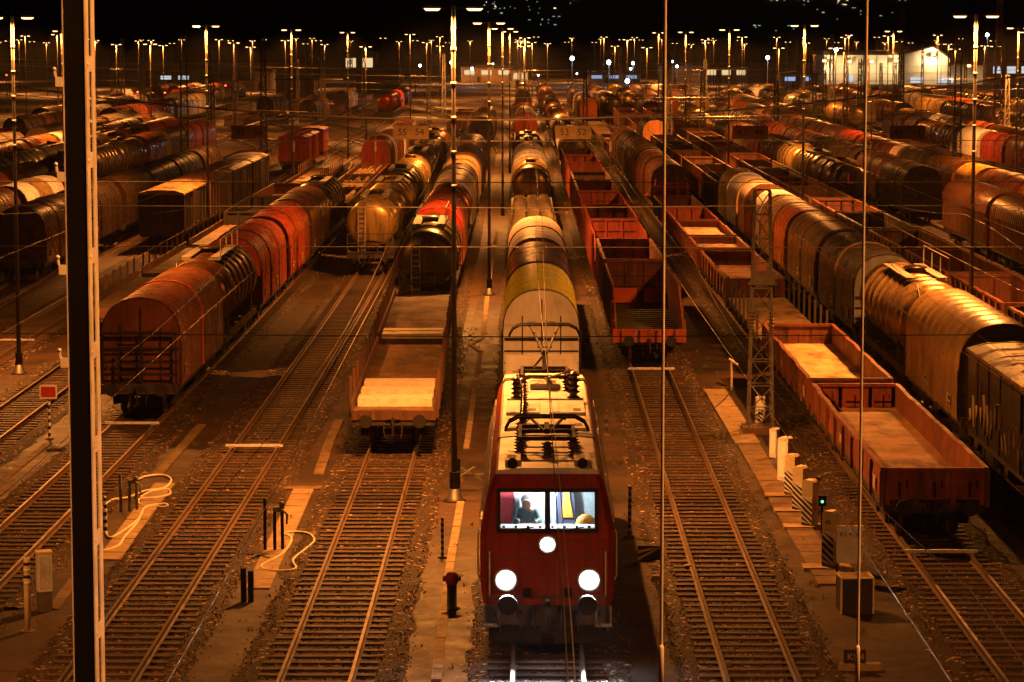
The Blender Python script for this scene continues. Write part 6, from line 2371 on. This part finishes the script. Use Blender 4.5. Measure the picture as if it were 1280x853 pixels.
BLD = [  # px0, px1, ytop, ybottom, D, wall, windows, label
    (318, 338, 89, 97, 760, 'wallbrown', None, 'low dim cabin at the far left end of the yard'),
    (345, 392, 100, 112, 640, 'wallbrown', None, 'low brown shed behind the ladder tracks'),
    (428, 470, 66, 84, 950, 'roofdark', 'window_lit', 'dark block with a few lit windows above the ladder'),
    (445, 498, 90, 104, 700, 'roofdark', None, 'dark gantry shed lit amber behind the ladder tracks'),
    (505, 545, 70, 84, 980, 'roofdark', None, 'dim windowless block beyond the yard'),
    (576, 640, 84, 104, 900, 'wallbrown', 'window_lit', 'low brown hall behind the lamp row'),
    (640, 660, 88, 100, 820, 'wall', 'window_lit', 'small pale hut with a lit roof edge near the lamp row'),
    (735, 800, 92, 106, 880, 'wallbrown', 'window_blue', 'long blue lit hall under the white floodlights'),
    (826, 880, 82, 105, 860, 'wallbrown', None, 'dark hall left of the row of lit windows'),
    (880, 935, 84, 104, 900, 'wallbrown', 'window_lit', 'brown hall with a row of small lit windows'),
    (976, 1022, 93, 106, 800, 'wallbrown', 'window_blue', 'low hall with blue lit windows left of the warehouse'),
    (196, 240, 92, 102, 840, 'wallbrown', 'window_white', 'low hall with a pale green lit strip, far left'),
    (1236, 1290, 78, 104, 880, 'wallbrown', 'window_white', 'dark hall right of the warehouse'),
]
for (pa, pb, yt, yb, D, wl, win, lab) in BLD:
    xa, xb = PXD(pa, D), PXD(pb, D)
    h = zpx(yt, D)
    o = thing('building', lab, 'building', ((xa + xb) / 2, D, 0), 0, 'low buildings at the end of the yard')
    w = (xb - xa) / 2
    b = MB()
    b.box(-w, w, 0, 14, GZ, h)
    b.obj('wall', wl, o)
    r = MB()
    r.prism([(-w - 0.4, h + 0.004), (w + 0.4, h + 0.004), (w + 0.4, h + 0.3), (0, h + 0.9), (-w - 0.4, h + 0.3)], -0.5, 14.5)
    r.obj('roof', 'roofdark', o)
    if win:
        k = max(2, int(w / 2.2))
        for i in range(k):
            x = -w + 2 * w * (i + 0.5) / k
            m = MB()
            m.box(x - w / k * 0.6, x + w / k * 0.6, -0.06, -0.02, h * 0.45, h * 0.8)
            m.obj('window', win, o)
    d = MB()
    d.box(-w * 0.3 - 0.6, -w * 0.3 + 0.6, -0.05, -0.015, GZ, GZ + 2.0)
    d.obj('door', 'roofdark', o)

# white floodlights on slim masts
FL = [(564, 78, 900, 1.0), (590, 86, 820, 0.9), (616, 80, 880, 0.45), (673, 94, 800, 0.5), (715, 73, 840, 1.25), (761, 78, 820, 1.35), (784, 101, 700, 1.1), (791, 79, 860, 0.9), (788, 86, 850, 0.7), (840, 77, 860, 0.7), (846, 83, 850, 0.75),
      (859, 84, 880, 0.5), (959, 72, 840, 1.15), (1044, 62, 780, 1.1), (1232, 44, 760, 1.0), (525, 82, 860, 0.8), (825, 106, 640, 0.6), (721, 92, 900, 0.5), (750, 92, 900, 0.5)]
for i, (px, py, D, k) in enumerate(FL):
    X, Z = PXD(px, D), zpx(py, D)
    o = thing('floodlight_mast', 'slim mast with a glaring white floodlight at the far end of the yard', 'floodlight', (X, D, 0), 0, 'white floodlights at the end of the yard')
    MB().tube([(0, 0, GZ), (0, 0, Z)], 0.14, 6, r1=0.09).obj('mast', 'galv', o)
    m = MB()
    r = 0.5 * k
    m.lathe([(-0.30, 0.001), (-0.22, r * 0.75), (0.0, r), (0.18, r * 0.8), (0.25, 0.001)], 'y', c=(0, 0, Z), n=12)
    m.obj('lamp', 'led' if py != 106 else 'lampglow', o)
    if k > 0.8:
        point('flood_light', (X, D - 1.2, Z), 700 * k, (0.72, 0.88, 1.0), 0.4)
# small red signals
for (px, py, D, lab) in ((8, 94, 520, 'red signal light low at the far left edge'), (172, 115, 470, 'red signal light among the far left rails'), (282, 107, 520, 'red signal light near the low dim cabin'), (206, 116, 500, 'faint red signal between far masts'), (190, 116, 500, 'small red signal beside a far lattice mast')):
    o = thing('signal', lab, 'signal', (PXD(px, D), D, 0))
    Z = zpx(py, D)
    MB().bar((0, 0, GZ), (0, 0, Z), 0.14).obj('post', 'mastdark', o)
    MB().box(-0.3, 0.3, 0.02, 0.2, Z - 0.5, Z + 0.5).obj('signal_head', 'dark', o)
    MB().lathe([(-0.05, 0.001), (0.0, 0.17), (0.02, 0.17)], 'y', c=(0, 0, Z), n=8).obj('lens', 'redlamp', o)

# hills behind, with the lights of a town on their slope
hb = MB()
nx_, ny_ = 60, 10
vs = []
rh = random.Random(4)
ph = [rh.uniform(0, 6) for _ in range(4)]
for j in range(ny_ + 1):
    for i in range(nx_ + 1):
        x = -2600 + 5200 * i / nx_
        t = j / ny_
        y = 1700 + 1900 * t
        ridge = 150 + 26 * math.sin(x / 420 + ph[0]) + 14 * math.sin(x / 170 + ph[1]) + 6 * math.sin(x / 70 + ph[2])
        vs.append((x, y, GZ - 1 + ridge * math.sin(t * PI / 2) ** 1.3))
hb.add(vs, [(j * (nx_ + 1) + i, j * (nx_ + 1) + i + 1, (j + 1) * (nx_ + 1) + i + 1, (j + 1) * (nx_ + 1) + i) for j in range(ny_) for i in range(nx_)], 0, True)
tag(hb.obj('hills', 'hill'), kind='structure')


def hillz(y, x):
    t = (y - 1700) / 1900
    ridge = 150 + 26 * math.sin(x / 420 + ph[0]) + 14 * math.sin(x / 170 + ph[1]) + 6 * math.sin(x / 70 + ph[2])
    return GZ - 1 + ridge * math.sin(t * PI / 2) ** 1.3


def on_hill(px, py):
    """where the line of sight through this pixel meets the hillside"""
    y = 1750.0
    while y < 3590:
        x = PXD(px, y)
        if hillz(y, x) >= CAMH + (51 - py) * y / FPX:
            return x, y
        y += 10
    return None


tw = MB()
rt = random.Random(21)
CL = [(618, 14, 20, 6, 9), (640, 16, 30, 9, 9), (612, 10, 12, 2, 6), (666, 13, 14, 8, 8), (675, 25, 26, 10, 8), (705, 10, 18, 8, 4), (960, 2, 14, 2, 10), (985, 1, 14, 2, 7), (1012, 3, 12, 4, 8), (1050, 3, 9, 5, 10), (1055, 8, 6, 3, 5), (1070, 14, 14, 4, 5),
      (1100, 20, 10, 3, 4), (1130, 2, 10, 2, 4), (1040, 22, 26, 8, 7), (975, 38, 30, 5, 6), (945, 38, 10, 4, 3), (720, 2, 5, 2, 2), (690, 34, 26, 5, 5)]
for (cx, cy, wx, wy, n_) in CL:
    for _ in range(max(2, int(n_ * 0.7))):
        px, py = cx + rt.gauss(0, wx * 0.55), cy + rt.gauss(0, wy * 0.6)
        if py > 44:
            continue
        hit = on_hill(px, max(py, -1))
        if not hit:
            continue
        x, y = hit
        z = hillz(y, x)
        w, h = rt.choice([0.5, 0.7, 1.0, 1.8]), rt.choice([0.4, 0.5, 0.8])
        tw.box(x - w / 2, x + w / 2, y - 3, y - 2, z + 0.5, z + 0.5 + h, 0 if rt.random() < 0.6 and cy < 12 else 1)
tag(tw.obj('town_lights', ['town', 'towncool']), kind='stuff')

# ------------------------------------------------------------------ night haze over the yard
hz = MB().box(-500, 500, -60, 1250, GZ - 1, 60)
hm, hnt, hout = newmat('haze')
hv = hnt.nodes.new('ShaderNodeVolumePrincipled')
hv.inputs['Color'].default_value = (0.9, 0.9, 0.9, 1)
hv.inputs['Density'].default_value = 0.00006
hv.inputs['Anisotropy'].default_value = 0.4
hnt.links.new(hv.outputs[0], hout.inputs['Volume'])
M['haze'] = hm
tag(hz.obj('haze', 'haze'), kind='stuff')
